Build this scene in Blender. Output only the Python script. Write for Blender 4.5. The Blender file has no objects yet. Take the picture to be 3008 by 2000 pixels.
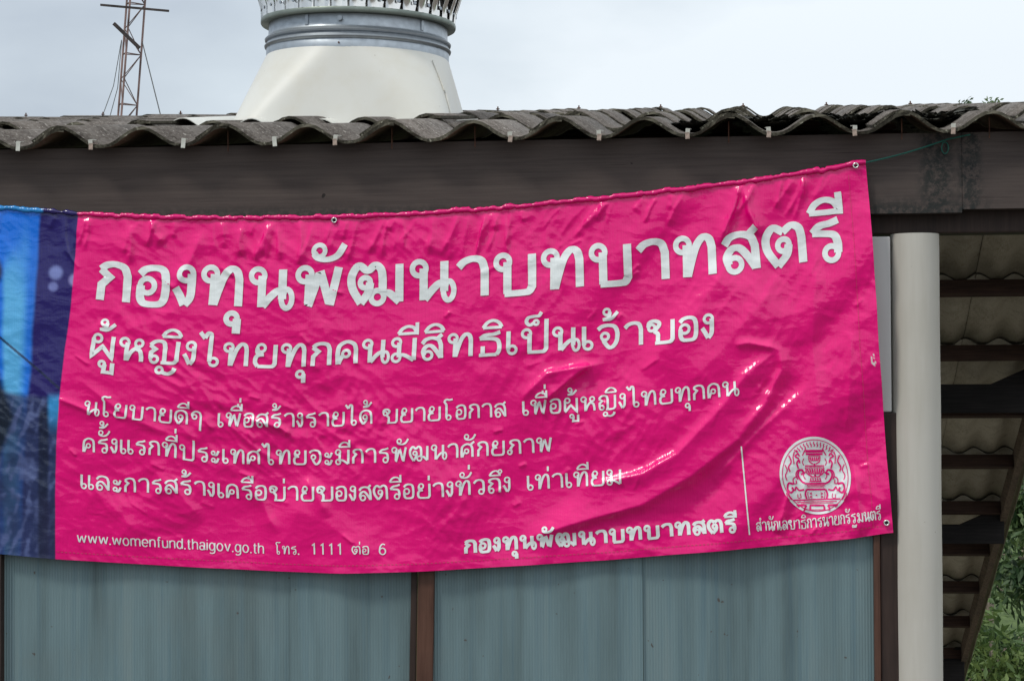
import bpy, bmesh, math, random
import numpy as np
from mathutils import Vector, Matrix, Euler

random.seed(7)
rng = np.random.default_rng(11)
scene = bpy.context.scene
COL = scene.collection
PI = math.pi
R = math.radians

# ------------------------------------------------------------------ camera, sky, sun, exposure
F = 6300.0                                   # focal length in source pixels (3008 wide)
YAW = math.atan(0.115)
PITCH = math.atan(150 / F)
CAMPOS = Vector((0, 0, 1.65))
cam_d = bpy.data.cameras.new('camera')
cam = bpy.data.objects.new('camera', cam_d)
COL.objects.link(cam)
cam.location = CAMPOS
cam.rotation_euler = (Euler((PI / 2 + PITCH, 0, YAW), 'XYZ').to_matrix() @ Matrix.Rotation(R(-0.27), 3, 'Z')).to_euler()
cam_d.sensor_width = 36
cam_d.lens = F / 3008 * 36
cam_d.clip_start = 0.1
cam_d.clip_end = 3000
scene.camera = cam
CR = cam.rotation_euler.to_matrix()

SUN_EL, SUN_AZ = R(52), R(-48)               # azimuth from the facade normal, towards the left
world = bpy.data.worlds.new('World')
scene.world = world
world.use_nodes = True
wn, wl = world.node_tree.nodes, world.node_tree.links
bg = wn['Background']
sky = wn.new('ShaderNodeTexSky')
sky.sky_type = 'NISHITA'
sky.sun_disc = False
sky.sun_elevation = SUN_EL
sky.sun_rotation = PI + SUN_AZ
sky.dust_density = 3.0
tc = wn.new('ShaderNodeTexCoord')
mp = wn.new('ShaderNodeMapping'); mp.inputs['Scale'].default_value = (1, 1, 2.2)
mp.inputs['Location'].default_value = (2.35, 0.4, 0.3)
wl.new(tc.outputs['Generated'], mp.inputs['Vector'])
nz = wn.new('ShaderNodeTexNoise'); nz.inputs['Scale'].default_value = 4.2
nz.inputs['Detail'].default_value = 6; nz.inputs['Roughness'].default_value = 0.5
wl.new(mp.outputs[0], nz.inputs['Vector'])
sep = wn.new('ShaderNodeSeparateXYZ'); wl.new(tc.outputs['Generated'], sep.inputs[0])
mr = wn.new('ShaderNodeMapRange')            # the cloud deck is thinner and whiter towards the right
mr.inputs['From Min'].default_value = -0.40; mr.inputs['From Max'].default_value = 0.16
mr.inputs['To Min'].default_value = -0.24; mr.inputs['To Max'].default_value = 0.46
wl.new(sep.outputs['X'], mr.inputs['Value'])
ad = wn.new('ShaderNodeMath'); ad.operation = 'ADD'
nr = wn.new('ShaderNodeMapRange'); nr.inputs['From Min'].default_value = 0.3; nr.inputs['From Max'].default_value = 0.7
nr.inputs['To Min'].default_value = 0.17; nr.inputs['To Max'].default_value = 0.83
wl.new(nz.outputs['Fac'], nr.inputs['Value'])
wl.new(nr.outputs[0], ad.inputs[0]); wl.new(mr.outputs[0], ad.inputs[1])
cr = wn.new('ShaderNodeValToRGB')
cr.color_ramp.elements[0].position = 0.12; cr.color_ramp.elements[0].color = (4.55, 5.15, 5.85, 1)
cr.color_ramp.elements[1].position = 0.86; cr.color_ramp.elements[1].color = (7.7, 8.3, 8.8, 1)
e = cr.color_ramp.elements.new(0.5); e.color = (5.9, 6.6, 7.2, 1)
wl.new(ad.outputs[0], cr.inputs[0])
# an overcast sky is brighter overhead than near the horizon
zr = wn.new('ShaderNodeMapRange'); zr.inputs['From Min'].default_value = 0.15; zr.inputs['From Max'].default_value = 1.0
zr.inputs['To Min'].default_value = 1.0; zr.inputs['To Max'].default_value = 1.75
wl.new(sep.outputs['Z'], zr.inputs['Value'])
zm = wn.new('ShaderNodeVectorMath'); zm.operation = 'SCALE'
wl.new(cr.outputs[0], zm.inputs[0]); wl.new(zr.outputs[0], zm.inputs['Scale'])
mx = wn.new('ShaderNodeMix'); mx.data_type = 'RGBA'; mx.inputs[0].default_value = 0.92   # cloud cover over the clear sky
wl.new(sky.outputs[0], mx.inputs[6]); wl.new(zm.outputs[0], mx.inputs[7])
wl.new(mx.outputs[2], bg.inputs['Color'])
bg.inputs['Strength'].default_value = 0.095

sun_d = bpy.data.lights.new('sun', 'SUN')
sun_d.energy = 1.5
sun_d.angle = R(10)
sun_d.color = (1.0, 0.95, 0.86)
sun = bpy.data.objects.new('sun', sun_d)
COL.objects.link(sun)
sun_dir = Vector((math.sin(SUN_AZ) * math.cos(SUN_EL), -math.cos(SUN_AZ) * math.cos(SUN_EL), math.sin(SUN_EL)))
sun.rotation_euler = sun_dir.to_track_quat('Z', 'Y').to_euler()
sun.location = (0, -5, 12)

vs = scene.view_settings
vs.view_transform = 'Standard'; vs.look = 'None'; vs.exposure = 0.32; vs.gamma = 1.0; vs.use_curve_mapping = False
scene.cycles.max_bounces = 8

def at(px, py, Y):
    """point on the vertical plane Y seen at source pixel (px, py)"""
    d = CR @ Vector(((px - 1504) / F, -(py - 1000) / F, -1))
    return CAMPOS + d * (Y / d.y)
D = 1.2757                                   # measured sheet scale
def atd(x, y, Y): return at(x * D, y * D, Y)
def at_plane(px, py, p0, n):
    d = CR @ Vector(((px - 1504) / F, -(py - 1000) / F, -1))
    return CAMPOS + d * ((p0 - CAMPOS).dot(n) / d.dot(n))

# ------------------------------------------------------------------ materials
def new_mat(name, base, rough=0.7, metal=0.0, spec=0.4):
    m = bpy.data.materials.new(name); m.use_nodes = True
    b = m.node_tree.nodes['Principled BSDF']
    b.inputs['Base Color'].default_value = (*base, 1)
    b.inputs['Roughness'].default_value = rough
    b.inputs['Metallic'].default_value = metal
    b.inputs['Specular IOR Level'].default_value = spec
    return m, m.node_tree.nodes, m.node_tree.links, b
def noise(n, l, scale, detail=4, rough=0.55, vec=None, mapscale=None, coord='Object'):
    t = n.new('ShaderNodeTexNoise'); t.inputs['Scale'].default_value = scale
    t.inputs['Detail'].default_value = detail; t.inputs['Roughness'].default_value = rough
    c = n.new('ShaderNodeTexCoord'); src = c.outputs[coord]
    if mapscale:
        mp = n.new('ShaderNodeMapping'); mp.inputs['Scale'].default_value = mapscale
        l.new(src, mp.inputs['Vector']); src = mp.outputs[0]
    l.new(src, t.inputs['Vector'])
    return t
def ramp(n, l, src, stops):
    r = n.new('ShaderNodeValToRGB')
    els = r.color_ramp.elements
    while len(els) < len(stops): els.new(0.5)
    for el, (p, c) in zip(els, stops):
        el.position = p; el.color = (*c, 1) if len(c) == 3 else c
    l.new(src, r.inputs[0]); return r
def mixc(n, l, fac, a, b, mode='MIX'):
    m = n.new('ShaderNodeMix'); m.data_type = 'RGBA'; m.blend_type = mode
    for sock, v in ((0, fac), (6, a), (7, b)):
        if hasattr(v, 'node'): l.new(v, m.inputs[sock])
        elif sock == 0: m.inputs[0].default_value = v
        else: m.inputs[sock].default_value = (*v, 1)
    return m.outputs[2]
def bump(n, l, b, src, strength=0.3, dist=0.002):
    bp = n.new('ShaderNodeBump'); bp.inputs['Strength'].default_value = strength; bp.inputs['Distance'].default_value = dist
    l.new(src, bp.inputs['Height']); l.new(bp.outputs[0], b.inputs['Normal']); return bp
def objrand(n):
    return n.new('ShaderNodeObjectInfo').outputs['Random']

def mat_tile(name, dark, mid, light, speck, streak=True):
    m, n, l, b = new_mat(name, mid, 0.9, 0, 0.2)
    a = noise(n, l, 7, 6, 0.65)
    c = ramp(n, l, a.outputs['Fac'], [(0.3, dark), (0.55, mid), (0.75, light)]).outputs[0]
    st = noise(n, l, 1, 5, 0.7, mapscale=(130, 26, 130))
    c = mixc(n, l, ramp(n, l, st.outputs['Fac'], [(0.42, (0, 0, 0)), (0.7, (1, 1, 1))]).outputs[0], c, light)
    sp = noise(n, l, 75, 3, 0.5)
    c = mixc(n, l, ramp(n, l, sp.outputs['Fac'], [(0.63, (0, 0, 0)), (0.70, (1, 1, 1))]).outputs[0], c, speck)
    sp2 = noise(n, l, 30, 5, 0.7)
    c = mixc(n, l, ramp(n, l, sp2.outputs['Fac'], [(0.58, (0, 0, 0)), (0.72, (1, 1, 1))]).outputs[0], c, dark)
    hs = n.new('ShaderNodeHueSaturation'); l.new(c, hs.inputs['Color'])
    mr = n.new('ShaderNodeMapRange'); mr.inputs['To Min'].default_value = 0.78; mr.inputs['To Max'].default_value = 1.2
    l.new(objrand(n), mr.inputs[0]); l.new(mr.outputs[0], hs.inputs['Value'])
    l.new(hs.outputs[0], b.inputs['Base Color'])
    bump(n, l, b, sp.outputs['Fac'], 0.5, 0.002)
    return m
M_TILE = mat_tile('weathered_cement_tile', (0.036, 0.028, 0.023), (0.10, 0.084, 0.073), (0.185, 0.165, 0.148), (0.42, 0.39, 0.35))
M_TILE_EDGE = mat_tile('mossy_tile_edge', (0.022, 0.02, 0.015), (0.055, 0.05, 0.037), (0.13, 0.12, 0.09), (0.3, 0.29, 0.23))
M_TILE_UNDER = mat_tile('tile_underside', (0.06, 0.035, 0.024), (0.13, 0.082, 0.058), (0.17, 0.12, 0.09), (0.18, 0.13, 0.1))
M_TILE_RAW = mat_tile('raw_cement_tile', (0.30, 0.26, 0.19), (0.46, 0.42, 0.325), (0.52, 0.48, 0.39), (0.5, 0.46, 0.38))

def mat_wood(name, dark, mid, light, rough=0.75, axis=(1.2, 14, 26), spec=0.25):
    m, n, l, b = new_mat(name, mid, rough, 0, spec)
    a = noise(n, l, 3, 7, 0.65, mapscale=axis)
    c = ramp(n, l, a.outputs['Fac'], [(0.3, dark), (0.5, mid), (0.72, light)]).outputs[0]
    k = noise(n, l, 5, 4, 0.6)
    c = mixc(n, l, ramp(n, l, k.outputs['Fac'], [(0.35, (0.75, 0.75, 0.75)), (0.65, (1.15, 1.1, 1.05))]).outputs[0], (1, 1, 1), c)
    mm = n.new('ShaderNodeMix'); mm.data_type = 'RGBA'; mm.blend_type = 'MULTIPLY'; mm.inputs[0].default_value = 1
    l.new(ramp(n, l, k.outputs['Fac'], [(0.35, (0.72, 0.74, 0.76)), (0.65, (1, 1, 1))]).outputs[0], mm.inputs[6]); l.new(ramp(n, l, a.outputs['Fac'], [(0.3, dark), (0.5, mid), (0.72, light)]).outputs[0], mm.inputs[7])
    l.new(mm.outputs[2], b.inputs['Base Color'])
    bump(n, l, b, a.outputs['Fac'], 0.25, 0.002)
    return m
M_BROWN = mat_wood('brown_painted_wood', (0.05, 0.022, 0.014), (0.085, 0.040, 0.027), (0.11, 0.055, 0.038), 0.5, (26, 26, 1.2))
M_DKBROWN = mat_wood('dark_brown_wood', (0.022, 0.014, 0.012), (0.036, 0.022, 0.018), (0.05, 0.031, 0.025), 0.6, (26, 26, 1.2))
M_PURLIN = mat_wood('old_red_brown_wood', (0.034, 0.02, 0.015), (0.066, 0.037, 0.028), (0.095, 0.056, 0.04))
M_BLACKBEAM = mat_wood('sooty_black_wood', (0.008, 0.007, 0.007), (0.014, 0.012, 0.012), (0.024, 0.02, 0.019))
M_BARGE = mat_wood('bare_grey_brown_wood', (0.10, 0.07, 0.05), (0.19, 0.14, 0.10), (0.28, 0.21, 0.16), 0.85, (26, 1.2, 26))

def mat_fascia():
    m, n, l, b = new_mat('weathered_fascia_wood', (0.07, 0.055, 0.05), 0.8, 0, 0.25)
    a = noise(n, l, 2.2, 9, 0.74, mapscale=(1.0, 14, 34))
    c = ramp(n, l, a.outputs['Fac'], [(0.28, (0.048, 0.037, 0.034)), (0.5, (0.070, 0.055, 0.050)), (0.75, (0.094, 0.074, 0.065))]).outputs[0]
    tco = n.new('ShaderNodeTexCoord'); sx = n.new('ShaderNodeSeparateXYZ'); l.new(tco.outputs['Object'], sx.inputs[0])
    # bare brown wood at the right end, where the dark paint has worn off
    wr = n.new('ShaderNodeMapRange'); wr.interpolation_type = 'SMOOTHSTEP'
    wr.inputs['From Min'].default_value = 0.70; wr.inputs['From Max'].default_value = 1.05; l.new(sx.outputs['X'], wr.inputs[0])
    a2 = noise(n, l, 2.5, 8, 0.7, mapscale=(1.3, 10, 28))
    bare = ramp(n, l, a2.outputs['Fac'], [(0.25, (0.15, 0.10, 0.073)), (0.55, (0.25, 0.178, 0.132)), (0.8, (0.33, 0.24, 0.185))]).outputs[0]
    c = mixc(n, l, wr.outputs[0], c, bare)
    # two black mould streaks near the joint and along the lower edge
    tot = None
    g2 = noise(n, l, 45, 8, 0.8)
    gate = ramp(n, l, g2.outputs['Fac'], [(0.43, (0, 0, 0)), (0.54, (1, 1, 1))]).outputs[0]
    for cx, wd in ((FX1, 0.052), (FX2, 0.036)):
        s1 = n.new('ShaderNodeMath'); s1.operation = 'SUBTRACT'; l.new(sx.outputs['X'], s1.inputs[0]); s1.inputs[1].default_value = cx
        s2 = n.new('ShaderNodeMath'); s2.operation = 'ABSOLUTE'; l.new(s1.outputs[0], s2.inputs[0])
        s3 = n.new('ShaderNodeMapRange'); s3.interpolation_type = 'SMOOTHSTEP'; s3.inputs['From Min'].default_value = wd * 1.25; s3.inputs['From Max'].default_value = wd * 0.35
        l.new(s2.outputs[0], s3.inputs[0])
        if tot is None: tot = s3.outputs[0]
        else:
            q = n.new('ShaderNodeMath'); q.operation = 'MAXIMUM'; l.new(tot, q.inputs[0]); l.new(s3.outputs[0], q.inputs[1]); tot = q.outputs[0]
    zb = n.new('ShaderNodeMapRange'); zb.interpolation_type = 'SMOOTHSTEP'
    zb.inputs['From Min'].default_value = ZB + 0.055; zb.inputs['From Max'].default_value = ZB; l.new(sx.outputs['Z'], zb.inputs[0])
    xr = n.new('ShaderNodeMapRange'); xr.inputs['From Min'].default_value = FX2 + 0.09; xr.inputs['From Max'].default_value = FX2; l.new(sx.outputs['X'], xr.inputs[0])
    xq = n.new('ShaderNodeMath'); xq.operation = 'MULTIPLY'; l.new(zb.outputs[0], xq.inputs[0]); l.new(xr.outputs[0], xq.inputs[1])
    q = n.new('ShaderNodeMath'); q.operation = 'MAXIMUM'; l.new(tot, q.inputs[0]); l.new(xq.outputs[0], q.inputs[1])
    q2 = n.new('ShaderNodeMath'); q2.operation = 'MULTIPLY'; l.new(q.outputs[0], q2.inputs[0]); l.new(gate, q2.inputs[1])
    c = mixc(n, l, q2.outputs[0], c, (0.022, 0.024, 0.023))
    # long thin cracks
    ck = noise(n, l, 2.0, 5, 0.6, mapscale=(1.6, 10, 75))
    c = mixc(n, l, ramp(n, l, ck.outputs['Fac'], [(0.27, (1, 1, 1)), (0.335, (0, 0, 0))]).outputs[0], c, (0.03, 0.022, 0.02))
    kn = noise(n, l, 24, 1, 0.5)
    c = mixc(n, l, ramp(n, l, kn.outputs['Fac'], [(0.785, (0, 0, 0)), (0.80, (1, 1, 1))]).outputs[0], c, (0.02, 0.016, 0.015))
    l.new(c, b.inputs['Base Color'])
    bump(n, l, b, a.outputs['Fac'], 0.35, 0.002)
    return m

def mat_paint(name, base, stain, rough=0.55, amount=0.5, vert=True):
    m, n, l, b = new_mat(name, base, rough, 0, 0.35)
    a = noise(n, l, 3, 6, 0.62, mapscale=(9, 9, 0.7) if vert else (3, 3, 3))
    k = noise(n, l, 2.3, 5, 0.6)
    c = mixc(n, l, ramp(n, l, a.outputs['Fac'], [(0.45, (0, 0, 0)), (0.8, (amount,) * 3)]).outputs[0], base, stain)
    c = mixc(n, l, ramp(n, l, k.outputs['Fac'], [(0.5, (0, 0, 0)), (0.75, (amount * 0.7,) * 3)]).outputs[0], c, stain)
    s = noise(n, l, 70, 2, 0.5)
    c = mixc(n, l, ramp(n, l, s.outputs['Fac'], [(0.755, (0, 0, 0)), (0.79, (0.6,) * 3)]).outputs[0], c, (0.16, 0.11, 0.08))
    l.new(c, b.inputs['Base Color'])
    bump(n, l, b, k.outputs['Fac'], 0.1, 0.003)
    return m
M_COLUMN = mat_paint('off_white_column_paint', (0.475, 0.455, 0.41), (0.36, 0.335, 0.28), 0.6, 0.5)
M_BOARD = mat_paint('white_board_paint', (0.46, 0.455, 0.45), (0.38, 0.37, 0.36), 0.5, 0.4)
M_HOOD = mat_paint('cream_fibreglass', (0.575, 0.57, 0.53), (0.52, 0.49, 0.41), 0.42, 0.6, False)

def mat_sheet():
    m, n, l, b = new_mat('blue_grey_ribbed_plastic_sheet', (0.13, 0.2, 0.22), 0.38, 0, 0.4)
    a = noise(n, l, 1.6, 5, 0.55, mapscale=(7, 1, 0.55))
    c = ramp(n, l, a.outputs['Fac'], [(0.28, (0.068, 0.100, 0.106)), (0.42, (0.108, 0.160, 0.170)), (0.58, (0.138, 0.206, 0.222)), (0.75, (0.165, 0.222, 0.228))]).outputs[0]
    a2 = noise(n, l, 2.0, 4, 0.6, mapscale=(30, 1, 0.6))
    c = mixc(n, l, ramp(n, l, a2.outputs['Fac'], [(0.5, (0, 0, 0)), (0.75, (0.5,) * 3)]).outputs[0], c, (0.07, 0.135, 0.175))
    k = noise(n, l, 2.4, 4, 0.6)
    c = mixc(n, l, ramp(n, l, k.outputs['Fac'], [(0.55, (0, 0, 0)), (0.8, (0.4,) * 3)]).outputs[0], c, (0.15, 0.17, 0.158))
    s = noise(n, l, 55, 1, 0.5)
    c = mixc(n, l, ramp(n, l, s.outputs['Fac'], [(0.785, (0, 0, 0)), (0.80, (0.8,) * 3)]).outputs[0], c, (0.06, 0.035, 0.025))
    l.new(c, b.inputs['Base Color'])
    return m
M_SHEET = mat_sheet()

def mat_metal(name, base, rough, metal=1.0, amp=0.12, scale=20):
    m, n, l, b = new_mat(name, base, rough, metal)
    a = noise(n, l, scale, 5, 0.6)
    lo = tuple(v * (1 - amp * 1.6) for v in base); hi = tuple(min(1, v * (1 + amp)) for v in base)
    l.new(ramp(n, l, a.outputs['Fac'], [(0.3, lo), (0.7, hi)]).outputs[0], b.inputs['Base Color'])
    r = ramp(n, l, a.outputs['Fac'], [(0.3, (rough + 0.08,) * 3), (0.7, (max(0.03, rough - 0.05),) * 3)])
    l.new(r.outputs[0], b.inputs['Roughness'])
    bump(n, l, b, a.outputs['Fac'], 0.08, 0.002)
    return m
M_GALV = mat_metal('galvanised_sheet', (0.36, 0.395, 0.43), 0.42, 0.85, 0.08, 35)
M_STEEL = mat_metal('shiny_stainless_steel', (0.80, 0.79, 0.77), 0.14, 1.0, 0.05, 9)
M_FLANGE = mat_metal('grey_green_galvanised_rim', (0.20, 0.23, 0.205), 0.45, 0.6)
M_GROM = mat_metal('nickel_eyelet', (0.72, 0.72, 0.70), 0.25)
M_CLIP = mat_metal('pale_aluminium_clip', (0.62, 0.62, 0.56), 0.5, 0.3, 0.15, 60)
M_RUSTCLIP = mat_metal('rust_stained_clip', (0.40, 0.31, 0.26), 0.7, 0.1, 0.3, 90)
M_RUST = mat_metal('rusty_iron', (0.12, 0.055, 0.035), 0.8, 0.2, 0.4, 60)
M_MAST = mat_metal('faded_red_mast_paint', (0.15, 0.095, 0.085), 0.6, 0.1, 0.4, 4)
M_MASTDARK = mat_metal('dark_antenna_steel', (0.05, 0.04, 0.038), 0.6, 0.2, 0.3, 5)
M_WIRE = mat_metal('grey_wire', (0.25, 0.25, 0.25), 0.6, 0.3)
M_HOLE = mat_metal('dark_eyelet_hole', (0.02, 0.015, 0.015), 0.9, 0.0)
M_CORD = mat_paint('green_nylon_cord', (0.01, 0.11, 0.085), (0.02, 0.06, 0.05), 0.6, 0.5)
M_STITCH = mat_paint('pink_thread', (0.55, 0.04, 0.13), (0.5, 0.10, 0.13), 0.7, 0.5)

def mat_vinyl():
    m, n, l, b = new_mat('printed_glossy_vinyl', (0.7, 0, 0.12), 0.2, 0, 0.52)
    va = n.new('ShaderNodeVertexColor'); va.layer_name = 'print'
    k = noise(n, l, 260, 2, 0.5)
    l.new(mixc(n, l, ramp(n, l, k.outputs['Fac'], [(0.3, (0, 0, 0)), (0.9, (0.12,) * 3)]).outputs[0], va.outputs['Color'], (0.75, 0.12, 0.25)), b.inputs['Base Color'])
    l.new(va.outputs['Color'], b.inputs['Base Color'])
    r = noise(n, l, 4, 4, 0.6)
    l.new(ramp(n, l, r.outputs['Fac'], [(0.3, (0.13,) * 3), (0.7, (0.24,) * 3)]).outputs[0], b.inputs['Roughness'])
    # woven backing telegraphs through as fine upright threads
    w = noise(n, l, 1, 2, 0.5, mapscale=(190, 1, 14))
    w2 = noise(n, l, 42, 5, 0.6)
    mth = n.new('ShaderNodeMath'); mth.operation = 'MULTIPLY_ADD'; l.new(w2.outputs['Fac'], mth.inputs[0]); mth.inputs[1].default_value = 1.0; l.new(w.outputs['Fac'], mth.inputs[2])
    # crumpled facets of a sheet that has been folded and rolled
    dn_ = noise(n, l, 9, 3, 0.5)
    tcx = n.new('ShaderNodeTexCoord')
    mxv = n.new('ShaderNodeMix'); mxv.data_type = 'VECTOR'; mxv.inputs[0].default_value = 0.06
    l.new(tcx.outputs['Object'], mxv.inputs[4]); l.new(dn_.outputs['Color'], mxv.inputs[5])
    mpv = n.new('ShaderNodeMapping'); mpv.inputs['Rotation'].default_value = (0, R(28), 0); mpv.inputs['Scale'].default_value = (9, 1, 24)
    l.new(mxv.outputs[1], mpv.inputs['Vector'])
    vo = n.new('ShaderNodeTexVoronoi'); vo.feature = 'F1'; vo.inputs['Scale'].default_value = 1.0; vo.inputs['Detail'].default_value = 1.5; vo.inputs['Roughness'].default_value = 0.55
    l.new(mpv.outputs[0], vo.inputs['Vector'])
    mth0 = n.new('ShaderNodeMath'); mth0.operation = 'MULTIPLY_ADD'; mth0.inputs[1].default_value = 1.9
    l.new(vo.outputs['Distance'], mth0.inputs[0]); l.new(mth.outputs[0], mth0.inputs[2])
    bump(n, l, b, mth0.outputs[0], 0.34, 0.0030)
    return m
M_VINYL = mat_vinyl()
def mat_ink(name, base):
    m, n, l, b = new_mat(name, base, 0.26, 0, 0.6)
    k = noise(n, l, 12, 5, 0.6)
    l.new(ramp(n, l, k.outputs['Fac'], [(0.3, tuple(v * 0.93 for v in base)), (0.7, base)]).outputs[0], b.inputs['Base Color'])
    w = noise(n, l, 1, 2, 0.5, mapscale=(190, 1, 14))
    w2 = noise(n, l, 42, 5, 0.6)
    mth = n.new('ShaderNodeMath'); mth.operation = 'MULTIPLY_ADD'; l.new(w2.outputs['Fac'], mth.inputs[0]); mth.inputs[1].default_value = 1.0; l.new(w.outputs['Fac'], mth.inputs[2])
    # crumpled facets of a sheet that has been folded and rolled
    dn_ = noise(n, l, 9, 3, 0.5)
    tcx = n.new('ShaderNodeTexCoord')
    mxv = n.new('ShaderNodeMix'); mxv.data_type = 'VECTOR'; mxv.inputs[0].default_value = 0.06
    l.new(tcx.outputs['Object'], mxv.inputs[4]); l.new(dn_.outputs['Color'], mxv.inputs[5])
    mpv = n.new('ShaderNodeMapping'); mpv.inputs['Rotation'].default_value = (0, R(28), 0); mpv.inputs['Scale'].default_value = (9, 1, 24)
    l.new(mxv.outputs[1], mpv.inputs['Vector'])
    vo = n.new('ShaderNodeTexVoronoi'); vo.feature = 'F1'; vo.inputs['Scale'].default_value = 1.0; vo.inputs['Detail'].default_value = 1.5; vo.inputs['Roughness'].default_value = 0.55
    l.new(mpv.outputs[0], vo.inputs['Vector'])
    mth0 = n.new('ShaderNodeMath'); mth0.operation = 'MULTIPLY_ADD'; mth0.inputs[1].default_value = 1.9
    l.new(vo.outputs['Distance'], mth0.inputs[0]); l.new(mth.outputs[0], mth0.inputs[2])
    bump(n, l, b, mth0.outputs[0], 0.34, 0.0030)
    return m
PINK = (0.79, 0.0, 0.185)
M_WHITEINK = mat_ink('white_print', (0.78, 0.82, 0.82))
M_PINKINK = mat_ink('pink_print', PINK)

# ------------------------------------------------------------------ object helpers
def tag(o, label=None, cat=None, group=None, kind=None):
    if label: o['label'] = label
    if cat: o['category'] = cat
    if group: o['group'] = group
    if kind: o['kind'] = kind
    return o
def empty(name, loc, label, cat, group=None):
    o = bpy.data.objects.new(name, None); COL.objects.link(o); o.location = loc; o.empty_display_size = 0.1
    return tag(o, label, cat, group)
def link(name, me, parent=None, loc=None):
    o = bpy.data.objects.new(name, me); COL.objects.link(o)
    if parent is not None:
        o.parent = parent
        o.matrix_parent_inverse = parent_world_inv(parent)
    if loc is not None: o.location = loc
    return o
def parent_world_inv(p):
    m = Matrix.LocRotScale(p.location, p.rotation_euler, None)
    if p.parent is not None:
        m = parent_world_inv(p.parent).inverted() @ p.matrix_parent_inverse @ m if False else parent_chain(p)
    return m.inverted()
def parent_chain(p):
    m = Matrix.LocRotScale(p.location, p.rotation_euler, p.scale)
    if p.parent is None: return m
    return parent_chain(p.parent) @ p.matrix_parent_inverse @ m
def mesh(name, v, f, mats, smooth=False, midx=None):
    me = bpy.data.meshes.new(name)
    me.from_pydata([tuple(q) for q in v], [], [tuple(q) for q in f])
    for m in (mats if isinstance(mats, (list, tuple)) else [mats]): me.materials.append(m)
    if smooth: me.polygons.foreach_set('use_smooth', [True] * len(me.polygons))
    if midx is not None: me.polygons.foreach_set('material_index', midx)
    me.update(); return me
class MB:
    def __init__(s): s.v = []; s.f = []
    def add(s, v, f):
        k = len(s.v); s.v += [tuple(q) for q in v]; s.f += [tuple(i + k for i in q) for q in f]; return s
    def box(s, a, b, bev=0.004):
        (x0, y0, z0), (x1, y1, z1) = a, b
        bm = bmesh.new(); bmesh.ops.create_cube(bm, size=1)
        for q in bm.verts: q.co = Vector(((x0 + x1) / 2 + q.co.x * (x1 - x0), (y0 + y1) / 2 + q.co.y * (y1 - y0), (z0 + z1) / 2 + q.co.z * (z1 - z0)))
        if bev: bmesh.ops.bevel(bm, geom=bm.edges[:], offset=bev, segments=2, affect='EDGES', profile=0.6)
        bm.verts.index_update()
        s.add([q.co for q in bm.verts], [[q.index for q in f.verts] for f in bm.faces]); bm.free(); return s
    def bar(s, p, q, w, h, up=Vector((0, 0, 1))):
        p, q = Vector(p), Vector(q); d = (q - p).normalized(); x = d.cross(up).normalized(); y = x.cross(d)
        v = [e + x * (sx * w / 2) + y * (sy * h / 2) for e in (p, q) for sx, sy in ((-1, -1), (1, -1), (1, 1), (-1, 1))]
        return s.add(v, [(0, 1, 2, 3), (7, 6, 5, 4), (0, 4, 5, 1), (1, 5, 6, 2), (2, 6, 7, 3), (3, 7, 4, 0)])
    def tube(s, pts, r, n=8, cap=True):
        pts = [Vector(p) for p in pts]; v = []; f = []
        for i, p in enumerate(pts):
            d = (pts[min(i + 1, len(pts) - 1)] - pts[max(i - 1, 0)]).normalized()
            u = Vector((0, 0, 1)) if abs(d.z) < 0.9 else Vector((0, 1, 0))
            a = d.cross(u).normalized(); b = d.cross(a)
            rr = r[i] if isinstance(r, (list, tuple)) else r
            v += [p + (a * math.cos(2 * PI * k / n) + b * math.sin(2 * PI * k / n)) * rr for k in range(n)]
        for i in range(len(pts) - 1):
            for k in range(n):
                f.append((i * n + k, i * n + (k + 1) % n, (i + 1) * n + (k + 1) % n, (i + 1) * n + k))
        if cap: f.append(tuple(range(n))); f.append(tuple(range((len(pts) - 1) * n, len(pts) * n)))
        return s.add(v, f)
    def lathe(s, c, prof, n=64):
        v = []; f = []
        for (r, z) in prof:
            v += [(c[0] + r * math.cos(2 * PI * k / n), c[1] + r * math.sin(2 * PI * k / n), c[2] + z) for k in range(n)]
        for i in range(len(prof) - 1):
            for k in range(n):
                f.append((i * n + k, i * n + (k + 1) % n, (i + 1) * n + (k + 1) % n, (i + 1) * n + k))
        return s.add(v, f)
    def build(s, name, mat, parent=None, smooth=False, label=None):
        o = link(name, mesh(name, s.v, s.f, mat, smooth), parent)
        if label: o['label'] = label
        return o
def autosmooth(o, ang=40):
    me = o.data
    bm = bmesh.new(); bm.from_mesh(me)
    bmesh.ops.remove_doubles(bm, verts=bm.verts, dist=1e-5)
    bmesh.ops.recalc_face_normals(bm, faces=bm.faces)
    for f in bm.faces: f.smooth = True
    for ed in bm.edges:
        if len(ed.link_faces) == 2 and ed.calc_face_angle(0) > R(ang): ed.smooth = False
    bm.to_mesh(me); bm.free(); return o

# ------------------------------------------------------------------ noise for meshes
def perlin(x, y, seed=0):
    r = np.random.default_rng(seed); perm = r.permutation(512); ang = r.random(512) * 2 * np.pi
    gx, gy = np.cos(ang), np.sin(ang)
    xi, yi = np.floor(x).astype(int), np.floor(y).astype(int); xf, yf = x - xi, y - yi
    def g(ix, iy, dx, dy):
        h = perm[(perm[ix % 512] + iy) % 512]; return gx[h] * dx + gy[h] * dy
    u = xf ** 3 * (xf * (xf * 6 - 15) + 10); v = yf ** 3 * (yf * (yf * 6 - 15) + 10)
    a = g(xi, yi, xf, yf); b = g(xi + 1, yi, xf - 1, yf); c = g(xi, yi + 1, xf, yf - 1); d = g(xi + 1, yi + 1, xf - 1, yf - 1)
    return (a + u * (b - a)) + v * ((c + u * (d - c)) - (a + u * (b - a)))

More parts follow.
